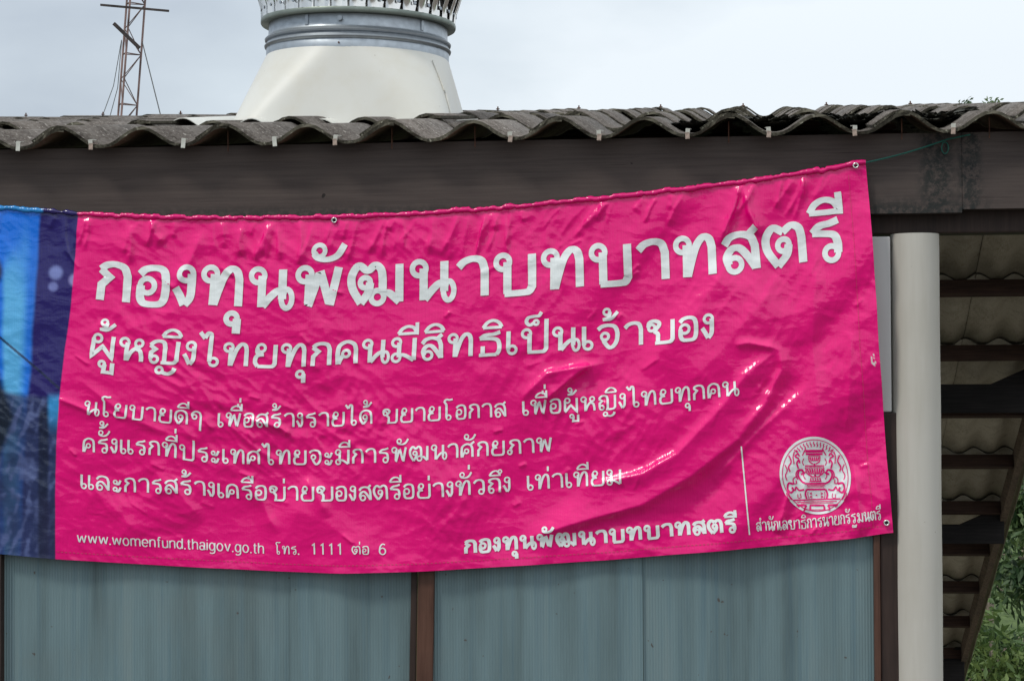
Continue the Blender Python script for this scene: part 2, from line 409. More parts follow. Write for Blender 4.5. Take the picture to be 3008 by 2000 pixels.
# ------------------------------------------------------------------ the setting: ground
YE = 5.76                                    # front edge of the eave
P = 0.2305                                   # pitch of one corrugation
YF = 5.825                                    # face of the fascia
def ground_z(x, y):
    z = -min(8.0, max(0.0, (y - 7.6) * 0.44))
    if y > 45: z += (y - 45) * 0.10 * min(1, (y - 45) / 40)
    return z
xs = np.concatenate([np.linspace(-900, -40, 14), np.linspace(-36, 36, 49), np.linspace(40, 900, 14)])
ys = np.concatenate([np.linspace(-900, -20, 12), np.linspace(-16, 60, 65), np.linspace(66, 900, 20)])
gv = []; gf = []
for j, y in enumerate(ys):
    for i, x in enumerate(xs):
        zz = ground_z(x, y) if y < 120 else ground_z(x, 120) * 1.0
        gv.append((x, y, zz + (random.uniform(-0.06, 0.06) if y > 14 else 0)))
nx = len(xs)
for j in range(len(ys) - 1):
    for i in range(nx - 1): gf.append((j * nx + i, j * nx + i + 1, (j + 1) * nx + i + 1, (j + 1) * nx + i))
def mat_ground():
    m, n, l, b = new_mat('dusty_concrete_and_earth', (0.3, 0.27, 0.23), 0.9, 0, 0.2)
    a = noise(n, l, 0.6, 8, 0.65)
    c = ramp(n, l, a.outputs['Fac'], [(0.3, (0.07, 0.062, 0.05)), (0.7, (0.14, 0.125, 0.105))]).outputs[0]
    t2 = n.new('ShaderNodeTexCoord'); sx = n.new('ShaderNodeSeparateXYZ'); l.new(t2.outputs['Object'], sx.inputs[0])
    mr = n.new('ShaderNodeMapRange'); mr.inputs['From Min'].default_value = 25; mr.inputs['From Max'].default_value = 29; l.new(sx.outputs['Y'], mr.inputs[0])
    g = noise(n, l, 3, 6, 0.7)
    gr = ramp(n, l, g.outputs['Fac'], [(0.3, (0.03, 0.05, 0.014)), (0.7, (0.09, 0.13, 0.04))]).outputs[0]
    l.new(mixc(n, l, mr.outputs[0], c, gr), b.inputs['Base Color'])
    bump(n, l, b, a.outputs['Fac'], 0.4, 0.02)
    return m
go = link('ground', mesh('ground', gv, gf, mat_ground(), True)); tag(go, kind='structure')

# ------------------------------------------------------------------ the building
Z_EAVE = at(1504, 414, YE).z                 # underside of the valleys at the eave
H_W = 0.049
ROWS = 8; DY = 0.80
Y_RIDGE = YE + ROWS * DY
Z_RIDGE = at(1504, 334, Y_RIDGE).z - H_W
SLOPE = math.atan2(Z_RIDGE - Z_EAVE, Y_RIDGE - YE)
CREST0 = at(1142, 380, YE).x                 # a crest where two sheets lap
X_VERGE = 2.06
ZB = at(2640, 624, YF).z                     # lower edge of the fascia
FX1, FX2, XJ = at(2752, 540, YF).x, at(2848, 540, YF).x, at(2826, 540, YF).x
M_FASCIA = mat_fascia()

bld = empty('building', (0, 6.2, 0), 'low brown timber building with grey corrugated tile roof and off-white round corner column', 'building')

def wave(x):                                 # crest at x = 0
    return H_W * (0.5 + 0.5 * math.cos(2 * PI * x / P)) ** 1.22
TL = 1.0; TT = 0.0088
def tile_mesh(name, mats, lap=True, seed=0):
    rr = random.Random(seed)
    x0, x1 = -0.34 * P, 2 * P + 0.012
    n = 30; v = []; f = []; mi = []
    ysub = [0, 0.5, 1.0]
    def lift(x):
        t = max(0.0, min(1.0, (0.42 * P - x) / (0.42 * P + 0.1))); return 0.0085 * min(1, t * 1.6)
    for side in (0, 1):
        for yy in ysub:
            for i in range(n + 1):
                x = x0 + (x1 - x0) * i / n
                # slope follows the wave: thickness measured along the normal
                dz = (wave(x + 1e-4) - wave(x - 1e-4)) / 2e-4; ln = math.hypot(1, dz)
                ox, oz = -dz / ln * TT, 1 / ln * TT
                z = wave(x) + lift(x) + rr.uniform(-0.0006, 0.0006)
                v.append((x + ox * side, yy * TL + (rr.uniform(-0.003, 0.003) if yy == 0 else 0), z + oz * side))
    w = n + 1; ny = len(ysub)
    def idx(s, j, i): return s * ny * w + j * w + i
    for j in range(ny - 1):
        for i in range(n):
            f.append((idx(1, j, i), idx(1, j, i + 1), idx(1, j + 1, i + 1), idx(1, j + 1, i))); mi.append(0)
            f.append((idx(0, j, i + 1), idx(0, j, i), idx(0, j + 1, i), idx(0, j + 1, i + 1))); mi.append(2)
    for i in range(n):
        f.append((idx(0, 0, i), idx(0, 0, i + 1), idx(1, 0, i + 1), idx(1, 0, i))); mi.append(1)
        f.append((idx(0, ny - 1, i + 1), idx(0, ny - 1, i), idx(1, ny - 1, i), idx(1, ny - 1, i + 1))); mi.append(1)
    for j in range(ny - 1):
        f.append((idx(0, j, 0), idx(1, j, 0), idx(1, j + 1, 0), idx(0, j + 1, 0))); mi.append(1)
        f.append((idx(1, j, n), idx(0, j, n), idx(0, j + 1, n), idx(1, j + 1, n))); mi.append(1)
    me = mesh(name, v, f, mats, False, mi)
    sm = [m != 1 for m in mi]; me.polygons.foreach_set('use_smooth', sm)
    return me
tile_variants = [tile_mesh('roof_tile', [M_TILE, M_TILE_EDGE, M_TILE_UNDER], seed=k) for k in range(4)]
first = None
nleft = int((CREST0 + 6.3) / (2 * P)); nright = int((X_VERGE - CREST0) / (2 * P))
for k in range(ROWS):
    yk = YE + k * DY; zk = Z_EAVE + (yk - YE) * math.tan(SLOPE)
    left_cols = nleft if k > 2 else nleft - 2
    for c in range(-left_cols, nright + 1):
        o = bpy.data.objects.new('roof_tile', tile_variants[(k * 7 + c * 3) % 4]); COL.objects.link(o)
        o.parent = bld; o.matrix_parent_inverse = parent_world_inv(bld)
        jx = random.uniform(-0.006, 0.006) + (0.0 if k == 0 else random.choice((-0.012, 0, 0.014)))
        jy = 0 if k == 0 else random.uniform(-0.03, 0.03)
        sag = -0.0065 * (CREST0 + c * 2 * P + 1.3) * k / ROWS      # the old ridge has settled towards the right
        o.location = (CREST0 + c * 2 * P + jx, yk + jy, zk + sag + (0.0 if k == 0 else 0.011) + jy * math.tan(SLOPE) + random.uniform(-0.001, 0.0015))
        o.rotation_euler = (SLOPE - 0.0075 + random.uniform(-0.001, 0.001), random.uniform(-0.004, 0.004), random.uniform(-0.004, 0.004))
# mortar that fills the corrugations under the ridge
yr = Y_RIDGE - 0.28; v = []; f = []
nr_ = 420
for i in range(nr_ + 1):
    x = -6.2 + (X_VERGE + 6.2) * i / nr_
    zt = Z_EAVE + (yr - YE) * math.tan(SLOPE) + wave(x - CREST0) + 0.008 - 0.0065 * (x + 1.3)
    v += [(x, yr, zt), (x, yr, zt - 0.16 - wave(x - CREST0)), (x, yr + 0.04, zt), (x, yr + 0.04, zt - 0.16 - wave(x - CREST0))]
for i in range(nr_):
    q = 4 * i
    f += [(q, q + 1, q + 5, q + 4), (q + 2, q + 6, q + 7, q + 3), (q, q + 4, q + 6, q + 2), (q + 1, q + 3, q + 7, q + 5)]
MB().add(v, f).build('ridge_mortar', M_TILE_EDGE, bld)
# rear slope, its underside seen past the corner column
BS = R(24)
n_back = Vector((0, math.sin(BS), math.cos(BS)))
P_back = Vector((0, Y_RIDGE, Z_RIDGE))
raw = [tile_mesh('roof_tile_rear', [M_TILE, M_TILE_EDGE, M_TILE_RAW], seed=20 + k) for k in range(2)]
def on_back(px, py, drop=0.0):
    return at_plane(px, py, P_back - n_back * drop, n_back)
def s_of(p): return (p - P_back).dot(Vector((0, math.cos(BS), -math.sin(BS))))
meas = [(0, 655), (1, 805), (2, 928), (3, 1053), (4, 1157), (5, 1268), (6, 1346), (7, 1418)]
fit = np.polyfit([m[0] for m in meas], [s_of(on_back(2880, m[1] * D, 0.03)) for m in meas], 1)
EXP = float(fit[0]); S_P = float(fit[1])
print('REAR', EXP, S_P)
XI = on_back(2868, 1791).x - 0.05                    # inner face of the barge board
k0 = -int(S_P / EXP)
for k in range(k0, 11):
    sp = S_P + k * EXP
    c0 = P_back + Vector((0, math.cos(BS), -math.sin(BS))) * sp - n_back * 0.062
    b = MB(); b.bar((0.3, c0.y, c0.z), (XI - 0.004, c0.y, c0.z), 0.05, 0.10, up=n_back)
    b.build('purlin', M_PURLIN, bld)
    if sp - EXP < -0.16: continue
    for c in range(nright - 3, nright + 1):
        o = bpy.data.objects.new('roof_tile', raw[(k + c) % 2]); COL.objects.link(o)
        o.parent = bld; o.matrix_parent_inverse = parent_world_inv(bld)
        # local +y runs up the slope, so each sheet is laid from its lower edge, just past a purlin
        base = P_back + Vector((0, math.cos(BS), -math.sin(BS))) * (sp + 0.08 + random.uniform(-0.02, 0.02))
        o.location = (XI + 0.02 - 0.34 * P - (nright - c) * 2 * P + random.uniform(-.006, .006), base.y, base.z + 0.012)
        o.scale = (1, (EXP + 0.075) / TL, 1.0)
        o.rotation_euler = (Matrix.Rotation(PI, 3, 'Z') @ Matrix.Rotation(BS - 0.012, 3, 'X')).to_euler()
for ya, yb in ((885, 950), (1208, 1250), (1520, 1575)):
    p = on_back(2880, (ya + yb) / 2 * D, 0.22)
    hgt = (yb - ya) * D / F * p.y
    b = MB(); b.box((0.3, p.y - 0.05, p.z - hgt / 2), (XI + 0.03, p.y + 0.05, p.z + hgt / 2), 0.004)
    # packing piece that meets the barge board
    q = hgt / 2
    b.add([(XI - 0.32, p.y - 0.04, p.z + q), (XI + 0.03, p.y - 0.04, p.z + q), (XI + 0.03, p.y - 0.04, p.z + q + 0.13), (XI - 0.05, p.y - 0.04, p.z + q + 0.12),
           (XI - 0.32, p.y + 0.04, p.z + q), (XI + 0.03, p.y + 0.04, p.z + q), (XI + 0.03, p.y + 0.04, p.z + q + 0.13), (XI - 0.05, p.y + 0.04, p.z + q + 0.12)],
          [(0, 1, 2, 3), (7, 6, 5, 4), (0, 4, 5, 1), (1, 5, 6, 2), (2, 6, 7, 3), (3, 7, 4, 0)])
    b.build('tie_beam', M_BLACKBEAM, bld)
dn = Vector((0, math.cos(BS), -math.sin(BS)))
XO = on_back(2900, 1791).x
for k in range(4):
    a0 = P_back + dn * (0.2 + k * 3.2) - n_back * 0.06; a1 = P_back + dn * (0.2 + (k + 1) * 3.2 - 0.012) - n_back * 0.06
    b = MB(); b.bar((XI + 0.025, a0.y, a0.z), (XI + 0.025 + random.uniform(-.006, .006), a1.y, a1.z), 0.05, 0.16, up=n_back)
    b.build('barge_board', M_BARGE, bld)
M_CAP = mat_paint('mossy_verge_cap_cement', (0.36, 0.345, 0.26), (0.16, 0.17, 0.08), 0.85, 0.9)
for k in range(12):
    a0 = P_back + dn * (0.1 + k * 1.02); a1 = P_back + dn * (0.1 + (k + 1) * 1.02 + 0.05)
    v = []; f = []
    for j, (pt, rr) in enumerate(((a0, 0.036), (a1, 0.042))):
        for i in range(11):
            a = PI * (i / 10) * 1.25 - 0.3
            v.append((XI + 0.082 + math.cos(a) * rr, pt.y + n_back.y * (math.sin(a) * rr - 0.03), pt.z + n_back.z * (math.sin(a) * rr - 0.03)))
            v.append((XI + 0.082 + math.cos(a) * (rr - 0.008), pt.y + n_back.y * (math.sin(a) * (rr - 0.008) - 0.03), pt.z + n_back.z * (math.sin(a) * (rr - 0.008) - 0.03)))
    for i in range(10):
        q = 2 * i
        f += [(q, q + 2, q + 24, q + 22), (q + 1, q + 23, q + 25, q + 3), (q, q + 1, q + 3, q + 2), (q + 22, q + 24, q + 25, q + 23)]
    f += [(0, 22, 23, 1), (20, 21, 43, 42)]
    autosmooth(MB().add(v, f).build('verge_cap', M_CAP, bld))
# front: fascia boards, second beam, wall
z_top = Z_EAVE + 0.0085
b = MB(); b.box((-6.2, YF, ZB - 0.003), (XJ - 0.0004, YF + 0.045, z_top), 0.0006); b.build('fascia_board', M_FASCIA, bld)
b = MB(); b.box((XJ + 0.0004, YF + 0.001, ZB + 0.006), (X_VERGE, YF + 0.046, z_top), 0.0006); b.build('fascia_board', M_FASCIA, bld)
ZB2 = at(2640, 688, YF + 0.07).z
b = MB(); b.box((-6.2, YF + 0.055, ZB2), (X_VERGE, YF + 0.155, ZB + 0.05)); b.build('wall_beam', M_DKBROWN, bld)
# rafters and purlins of the front slope
for x in (-5.4, -3.6, -1.8, 0.0, 0.95, 1.98):
    b = MB(); b.bar((x, YF + 0.16, Z_EAVE - 0.13), (x, Y_RIDGE, Z_RIDGE - 0.13), 0.06, 0.13); b.build('rafter', M_DKBROWN, bld)
for k in range(1, ROWS + 1):
    y = YE + k * DY + 0.1
    if y < Y_RIDGE - 0.05:
        b = MB(); b.box((-6.2, y - 0.025, Z_EAVE + (y - YE) * math.tan(SLOPE) - 0.063), (X_VERGE, y + 0.025, Z_EAVE + (y - YE) * math.tan(SLOPE) - 0.006), 0.003); b.build('purlin', M_PURLIN, bld)

YW = YF + 0.031                               # face of the plastic sheets
def xw(dx, Y=YW): return atd(dx, 1400, Y).x
ribs = 0.0078
def sheet(xa, xb, y, z0=0.05, z1=None):
    z1 = ZB2 + 0.06 if z1 is None else z1
    n = int((xb - xa) / (ribs / 2)); v = []; f = []
    for i in range(n + 1):
        x = xa + (xb - xa) * i / n
        bow = 0.004 * math.sin((x - xa) * 9) + 0.003 * math.sin(x * 23 + 1)
        dep = y + bow + (0.0011 if i % 2 else 0)
        v += [(x, dep, z0), (x, dep, z1)]
    k = len(v)
    v += [(xa, y + 0.02, z0), (xa, y + 0.02, z1), (xb, y + 0.02, z0), (xb, y + 0.02, z1)]
    for i in range(n): f.append((2 * i, 2 * i + 2, 2 * i + 3, 2 * i + 1))
    f += [(k + 2, k, k + 1, k + 3)]
    return MB().add(v, f).build('wall_sheet', M_SHEET, bld)
ZSH = ZB - 0.09
sheet(xw(8), xw(668), YW + 0.006, z1=ZSH)
sheet(xw(668) + 0.001, xw(950), YW + 0.003, z1=ZSH)
sheet(xw(995), xw(1480), YW + 0.003, z1=ZSH)
sheet(xw(1480) + 0.001, xw(2014), YW + 0.006, z1=ZSH)
sheet(-2.9, xw(-30), YW + 0.004, z1=ZSH)
sheet(-6.1, -3.0, YW + 0.004, z1=ZSH)
# timber framing of the wall
def post(xa, xb, ya, yb, z0, z1, mat, name='frame_post'):
    b = MB(); b.box((xa, ya, z0), (xb, yb, z1), 0.003); return b.build(name, mat, bld)
def lean(x, a):
    p = Vector((x, YW, atd(980, 1440, YW).z))
    return parent_world_inv(bld) @ Matrix.Translation(p) @ Matrix.Rotation(a, 4, 'Y') @ Matrix.Translation(-p)
post(xw(962), xw(1000), YW - 0.016, YW + 0.0, 0.04, ZSH, M_BROWN, 'mullion').matrix_parent_inverse = lean(xw(981), R(1.2))
post(xw(945), xw(962) - 0.002, YW - 0.006, YW + 0.001, 0.04, ZSH, M_DKBROWN, 'mullion').matrix_parent_inverse = lean(xw(981), R(1.2))
post(xw(-30), xw(8), YW - 0.02, YW + 0.03, 0.04, ZSH, M_DKBROWN, 'mullion')
post(-3.0, -2.9, YW - 0.02, YW + 0.03, 0.04, ZSH, M_DKBROWN, 'mullion')
post(xw(2012), xw(2028) - 0.001, YW - 0.012, YW + 0.05, 0.04, atd(2030, 950, YW).z, M_BROWN)
post(xw(2028), xw(2070), YW - 0.004, YW + 0.07, 0.04, atd(2030, 950, YW).z, M_DKBROWN)
b = MB(); b.box((-6.1, YW - 0.01, ZSH), (xw(2008), YW + 0.05, ZB2 + 0.01), 0.003); b.build('head_rail', M_DKBROWN, bld)
b = MB(); b.box((-6.1, YW - 0.03, 0.0), (xw(2070), YW + 0.08, 0.045), 0.003); b.build('sill', M_DKBROWN, bld)
b = MB(); b.box((xw(1985), YW - 0.006, atd(2030, 950, YW).z + 0.002), (atd(2051, 700, YW).x, YW + 0.04, atd(2030, 545, YW).z), 0.004); b.build('white_board', M_BOARD, bld)
b = MB(); b.box((xw(2040), 6.2, -2.6), (xw(2040) + 0.06, Y_RIDGE - 0.1, ZB2 + 0.3), 0.003); b.build('side_wall', M_DKBROWN, bld)
# round corner column
cxa, cxb = at(2624, 1400, YW).x, at(2768, 1400, YW).x
CY = YW + 0.03; crad = (cxb - cxa) / 2
prof = [(0.0, 0.0), (crad * 1.0, 0.0)] + [(crad * (1 + 0.008 * math.sin(i * 1.3)), 0.1 * i + 0.02) for i in range(int((ZB2 - 0.04) / 0.1))] + [(crad, ZB2 - 0.002), (0, ZB2 - 0.002)]
co = MB().lathe(((cxa + cxb) / 2, CY, 0), prof, 48).build('column', M_COLUMN, bld); autosmooth(co)

# clips that hold the tile edges, and rusty bolts
clip_px = [(42, 336, 0), (210, 332, 1), (422, 338, 0), (633, 328, 0), (772, 325, 1), (1175, 322, 1), (1380, 320, 1), (1583, 318, 1), (1770, 315, 1), (1968, 314, 1), (2195, 309, 1)]
def clip_mesh(name, up, dn_, mat):
    w = 0.0115
    b = MB()
    b.add([(-w / 2, -0.004, -dn_), (w / 2, -0.004, -dn_), (w / 2, -0.0055, up), (-w / 2, -0.0055, up), (-w / 2, -0.002, -dn_), (w / 2, -0.002, -dn_), (w / 2, -0.0035, up), (-w / 2, -0.0035, up)],
          [(0, 1, 2, 3), (7, 6, 5, 4), (0, 4, 5, 1), (1, 5, 6, 2), (2, 6, 7, 3), (3, 7, 4, 0)])
    b.add([(-w / 2, -0.003, up - 0.001), (w / 2, -0.003, up - 0.001), (w / 2, 0.035, up + 0.003), (-w / 2, 0.035, up + 0.003), (-w / 2, -0.003, up + 0.001), (w / 2, -0.003, up + 0.001), (w / 2, 0.035, up + 0.005), (-w / 2, 0.035, up + 0.005)],
          [(3, 2, 1, 0), (4, 5, 6, 7), (0, 1, 5, 4), (1, 2, 6, 5), (2, 3, 7, 6), (3, 0, 4, 7)])
    return mesh(name, b.v, b.f, mat)
cm_pale = clip_mesh('tile_clip', 0.019, 0.007, M_CLIP); cm_top = clip_mesh('tile_clip', 0.020, -0.007, M_CLIP); cm_rust = clip_mesh('tile_clip_rusty', 0.0105, 0.007, M_RUSTCLIP)
for (x, y, ru) in clip_px:
    p = atd(x, y, YE - 0.002)
    for me in ((cm_pale,) if not ru else (cm_rust, cm_top)):
        o = link('tile_clip', me, bld); o.location = (p.x, YE - 0.002, Z_EAVE + 0.003); o.rotation_euler = (0, random.uniform(-0.12, 0.12), random.uniform(-0.15, 0.15))
        o.matrix_parent_inverse = parent_world_inv(bld)
p = at(2515, 361, YE + DY)
o = link('tile_clip', cm_top, bld); o.location = (p.x, p.y, p.z)
for i, c in enumerate(range(-8, 9)):
    if c % 3 == 1 or c in (0, 6):
        b = MB(); b.tube([(CREST0 + c * P, YE + 0.05, Z_EAVE - 0.01), (CREST0 + c * P, YE + 0.05, Z_EAVE + H_W - 0.002)], 0.0017, 6); b.build('tile_bolt', M_RUST, bld)
for c in range(-18, 10):
    if c % 2 == 0:
        x = CREST0 + c * P; z = Z_RIDGE + H_W - 0.0065 * (x + 1.3) - 0.004
        b = MB(); b.tube([(x, Y_RIDGE - 0.12, z - 0.02), (x, Y_RIDGE - 0.12, z + 0.028)], 0.004, 6); b.tube([(x, Y_RIDGE - 0.12, z + 0.012), (x, Y_RIDGE - 0.12, z + 0.016)], 0.011, 8)
        b.build('ridge_bolt', M_RUST, bld)

# ------------------------------------------------------------------ roof ventilator
YV = 7.35
vc = at(1045, 130, YV)
VX = vc.x
neck_r = 527 / 2 / F * (at(1045, 130, YV) - CAMPOS).length
z_hood_top = at(1045, 131, YV - neck_r).z
z_base = Z_EAVE + (YV - YE) * math.tan(SLOPE)
vent = empty('roof_ventilator', (VX, YV, z_base), 'steel turbine ventilator on a cream hood standing on the corrugated roof', 'roof ventilator')
# square-to-round hood
NB = 96; hb = 0.40
def sq(a):
    c_, s_ = math.cos(a), math.sin(a); m = max(abs(c_), abs(s_)); return (hb * c_ / m, hb * s_ / m)
v = []; f = []
lev = 12
apex = [k * PI / 2 for k in range(4)]
top_z = z_hood_top; bot_z = z_base - 0.12
for j in range(lev + 1):
    t = j / lev
    for i in range(NB):
        a = 2 * PI * i / NB
        # triangles on the four sides, conical corners: radius point moves slower than the base point
        sx_, sy_ = sq(a)
        k = round(a / (PI / 2)); da = a - k * PI / 2      # angle from the nearest side centre
        qa = k * PI / 2 + math.copysign(abs(da / (PI / 4)) ** 1.0, da) * PI / 4
        # ruled surface: base corner fans to an arc of the neck
        ux = (sx_ * (1 - t) + neck_r * 1.0 * math.cos(qa) * t); uy = (sy_ * (1 - t) + neck_r * math.sin(qa) * t)
        v.append((VX + ux, YV + uy, bot_z + (top_z - bot_z) * t))
# replace by true triangle/cone ruling: each boundary generator runs from a base corner
v = []
def hood_point(i, t):
    a = 2 * PI * i / NB
    q = int(((a + PI / 4) % (2 * PI)) // (PI / 2))         # side index 0..3
    local = ((a + PI / 4) % (PI / 2)) / (PI / 2)           # 0..1 along the side
    c0 = q * PI / 2 - PI / 4; c1 = c0 + PI / 2
    A = Vector((hb * math.sqrt(2) * math.cos(c0), hb * math.sqrt(2) * math.sin(c0))); B = Vector((hb * math.sqrt(2) * math.cos(c1), hb * math.sqrt(2) * math.sin(c1)))
    # at height t a side shows: cone arc about A, flat triangle, cone arc about B
    C = lambda g: Vector((neck_r * math.cos(g), neck_r * math.sin(g)))
    mid = (c0 + c1) / 2
    la, lf = t * neck_r * PI / 4, (1 - t) * 2 * hb          # lengths of arc and flat at this height
    pos = local * (2 * la + lf)
    if pos < la: return A * (1 - t) + C(c0 + (pos / la) * PI / 4) * t
    if pos > la + lf: return B * (1 - t) + C(mid + ((pos - la - lf) / la) * PI / 4) * t
    return (A + (B - A) * ((pos - la) / lf if lf else 0)) * (1 - t) + C(mid) * t
lev = 26
for j in range(lev + 1):
    t = j / lev
    for i in range(NB):
        pnt = hood_point(i, t); v.append((VX + pnt.x, YV + pnt.y, bot_z + (top_z - bot_z) * t))
# soften the folds
V = np.array(v).reshape(lev + 1, NB, 3)
for it in range(1):
    V[1:-1] = 0.5 * V[1:-1] + 0.25 * (np.roll(V[1:-1], 1, 1) + np.roll(V[1:-1], -1, 1))
v = V.reshape(-1, 3).tolist()
f = [(j * NB + i, j * NB + (i + 1) % NB, (j + 1) * NB + (i + 1) % NB, (j + 1) * NB + i) for j in range(lev) for i in range(NB)]
hood = MB().add(v, f).build('hood', M_HOOD, vent, True)
# standing seam at the right front corner
b = MB()
ic = int(NB * (1 - 1 / 8.0)) + 4
pts = [Vector(v[j * NB + ic]) for j in range(2, lev - 1)]
b.tube([q + Vector((0.002, -0.002, 0)) for q in pts], 0.0025, 6); b.build('hood_seam', M_HOOD, vent, True)
# white corrugated flashing under the hood
v = []; f = []
fy0, fy1 = YE + DY * 1.0 + 0.28, YV + 0.6
fc = at(536, 357, fy0)
fx0, fx1 = fc.x - 0.058, VX + 0.43
nW = 80
for s_ in (0, 1):
    for yy in (fy0, fy1):
        for i in range(nW + 1):
            x = fx0 + (fx1 - fx0) * i / nW
            zz = fc.z - 0.052 + (yy - fy0) * math.tan(SLOPE) + wave(x - fc.x)
            v.append((x, yy, zz + 0.003 * s_))
w = nW + 1
for i in range(nW):
    f += [(2 * w + i, 2 * w + i + 1, 3 * w + i + 1, 3 * w + i), (i + 1, i, w + i, w + i + 1), (i, i + 1, 2 * w + i + 1, 2 * w + i), (w + i + 1, w + i, 3 * w + i, 3 * w + i + 1)]
f += [(0, 2 * w, 3 * w, w), (nW, w + nW, 3 * w + nW, 2 * w + nW)]
autosmooth(MB().add(v, f).build('flashing', M_HOOD, vent))
# galvanised collar with two beads
cz = z_hood_top
h_c = (at(1045, 36, YV - neck_r).z - cz)
r0 = neck_r
prof = [(r0 * 0.97, -0.01), (r0 * 1.004, -0.008), (r0 * 1.004, h_c * 0.20), (r0 * 1.0, h_c * 0.215), (r0 * 1.022, h_c * 0.25), (r0 * 1.026, h_c * 0.30), (r0 * 1.008, h_c * 0.36), (r0 * 0.998, h_c * 0.40),
        (r0 * 0.996, h_c * 0.425), (r0 * 1.02, h_c * 0.46), (r0 * 1.024, h_c * 0.51), (r0 * 1.006, h_c * 0.565), (r0 * 0.992, h_c * 0.60), (r0 * 0.984, h_c * 0.66), (r0 * 0.98, h_c), (r0 * 0.90, h_c), (r0 * 0.90, -0.01)]
autosmooth(MB().lathe((VX, YV, cz), prof, 128).build('collar', M_GALV, vent), 50)
for a, zf in ((-1.97, 0.8), (-0.62, 0.5)):
    x, y = VX + math.cos(a) * r0 * 0.984, YV + math.sin(a) * r0 * 0.984
    b = MB(); b.bar((x, y, cz + h_c * 0.66), (x, y, cz + h_c * 0.985), 0.012, 0.006, up=Vector((math.cos(a), math.sin(a), 0))); b.build('collar_seam', M_GALV, vent)
for a, zf, rr in ((-1.58, 0.83, 0.0085), (-1.585, 0.07, 0.003)):
    b = MB(); x, y = VX + math.cos(a) * r0 * 0.99, YV + math.sin(a) * r0 * 0.99
    b.tube([(x, y, cz + h_c * zf), (x + math.cos(a) * 0.008, y + math.sin(a) * 0.008, cz + h_c * zf)], rr, 10); autosmooth(b.build('screw', M_RUST if rr < 0.005 else M_GALV, vent))
# flange and turbine
fr = r0 * 1.065; fz = cz + h_c
prof = [(r0 * 0.86, 0.002), (fr, 0.0), (fr * 1.006, 0.004), (fr * 1.006, 0.014), (fr, 0.018), (r0 * 0.86, 0.018)]
autosmooth(MB().lathe((VX, YV, fz), prof, 128).build('flange', M_FLANGE, vent))
NV = 34; RT = r0 * 1.20; HT = r0 * 1.75
def rad(t): return fr * 0.99 + (RT - fr * 0.99) * math.sin(min(1, max(0, t - 0.05) * 1.11) * PI) ** 0.9 if t < 0.5 else r0 * 0.72 + (RT - r0 * 0.72) * math.sin(t * PI) ** 0.85
v = []; f = []; nl = 18
for s_ in (0, 1):
    for j in range(nl + 1):
        t = j / nl; rr = rad(t); z = 0.018 + t * HT
        tw = -0.10 * math.sin(t * PI)
        for (du, dr) in ((0, 0.002), (0.35, 0.004), (0.7, -0.004 - 0.02 * min(1, max(0, t - 0.03) * 5)), (1.0, -0.001 - 0.055 * min(1, max(0, t - 0.045) * 4))):
            a = (du - 0.5) * (2 * PI / NV) * 1.0 + tw * 0 + 0.04
            r2 = rr + dr * 1.2 - 0.0015 * s_
            v.append((r2 * math.cos(a), r2 * math.sin(a), z))
m_ = 4; off = (nl + 1) * m_
for j in range(nl):
    for i in range(m_ - 1):
        q = j * m_ + i
        f += [(q, q + 1, q + m_ + 1, q + m_), (off + q + 1, off + q, off + q + m_, off + q + m_ + 1)]
    f += [(j * m_, j * m_ + m_, off + j * m_ + m_, off + j * m_), (j * m_ + 3 + m_, j * m_ + 3, off + j * m_ + 3, off + j * m_ + 3 + m_)]
vane = mesh('turbine_vane', v, f, M_STEEL, True)
rivet = MB(); rivet.tube([(fr * 1.0, 0, 0.045), (fr * 1.0 + 0.004, 0, 0.045)], 0.006, 8)
rivet_me = mesh('rivet', rivet.v, rivet.f, M_GALV)
for k in range(NV):
    o = link('turbine_vane', vane, vent); o.location = (VX, YV, fz); o.rotation_euler = (0, 0, 2 * PI * k / NV + 0.05)
    q = link('rivet', rivet_me, vent); q.location = (VX, YV, fz); q.rotation_euler = (0, 0, 2 * PI * (k + 0.42) / NV + 0.05)
prof = [(fr * 0.98, 0.018), (fr * 0.98, 0.04), (fr * 0.96, 0.042), (fr * 0.955, 0.018)]
autosmooth(MB().lathe((VX, YV, fz), prof, 128).build('turbine_ring', M_STEEL, vent))
prof = [(r0 * 0.74, HT), (r0 * 0.74, HT + 0.03), (r0 * 0.5, HT + 0.07), (0.0, HT + 0.09)]
autosmooth(MB().lathe((VX, YV, fz), prof, 64).build('turbine_cap', M_STEEL, vent))
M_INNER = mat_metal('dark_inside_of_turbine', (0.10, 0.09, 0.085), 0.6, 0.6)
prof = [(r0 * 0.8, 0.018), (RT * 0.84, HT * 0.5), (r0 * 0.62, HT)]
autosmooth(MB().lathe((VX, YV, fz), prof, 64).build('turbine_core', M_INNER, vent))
# the whole ventilator leans a little to the right
vent.rotation_euler = (0, R(1.5), 0)

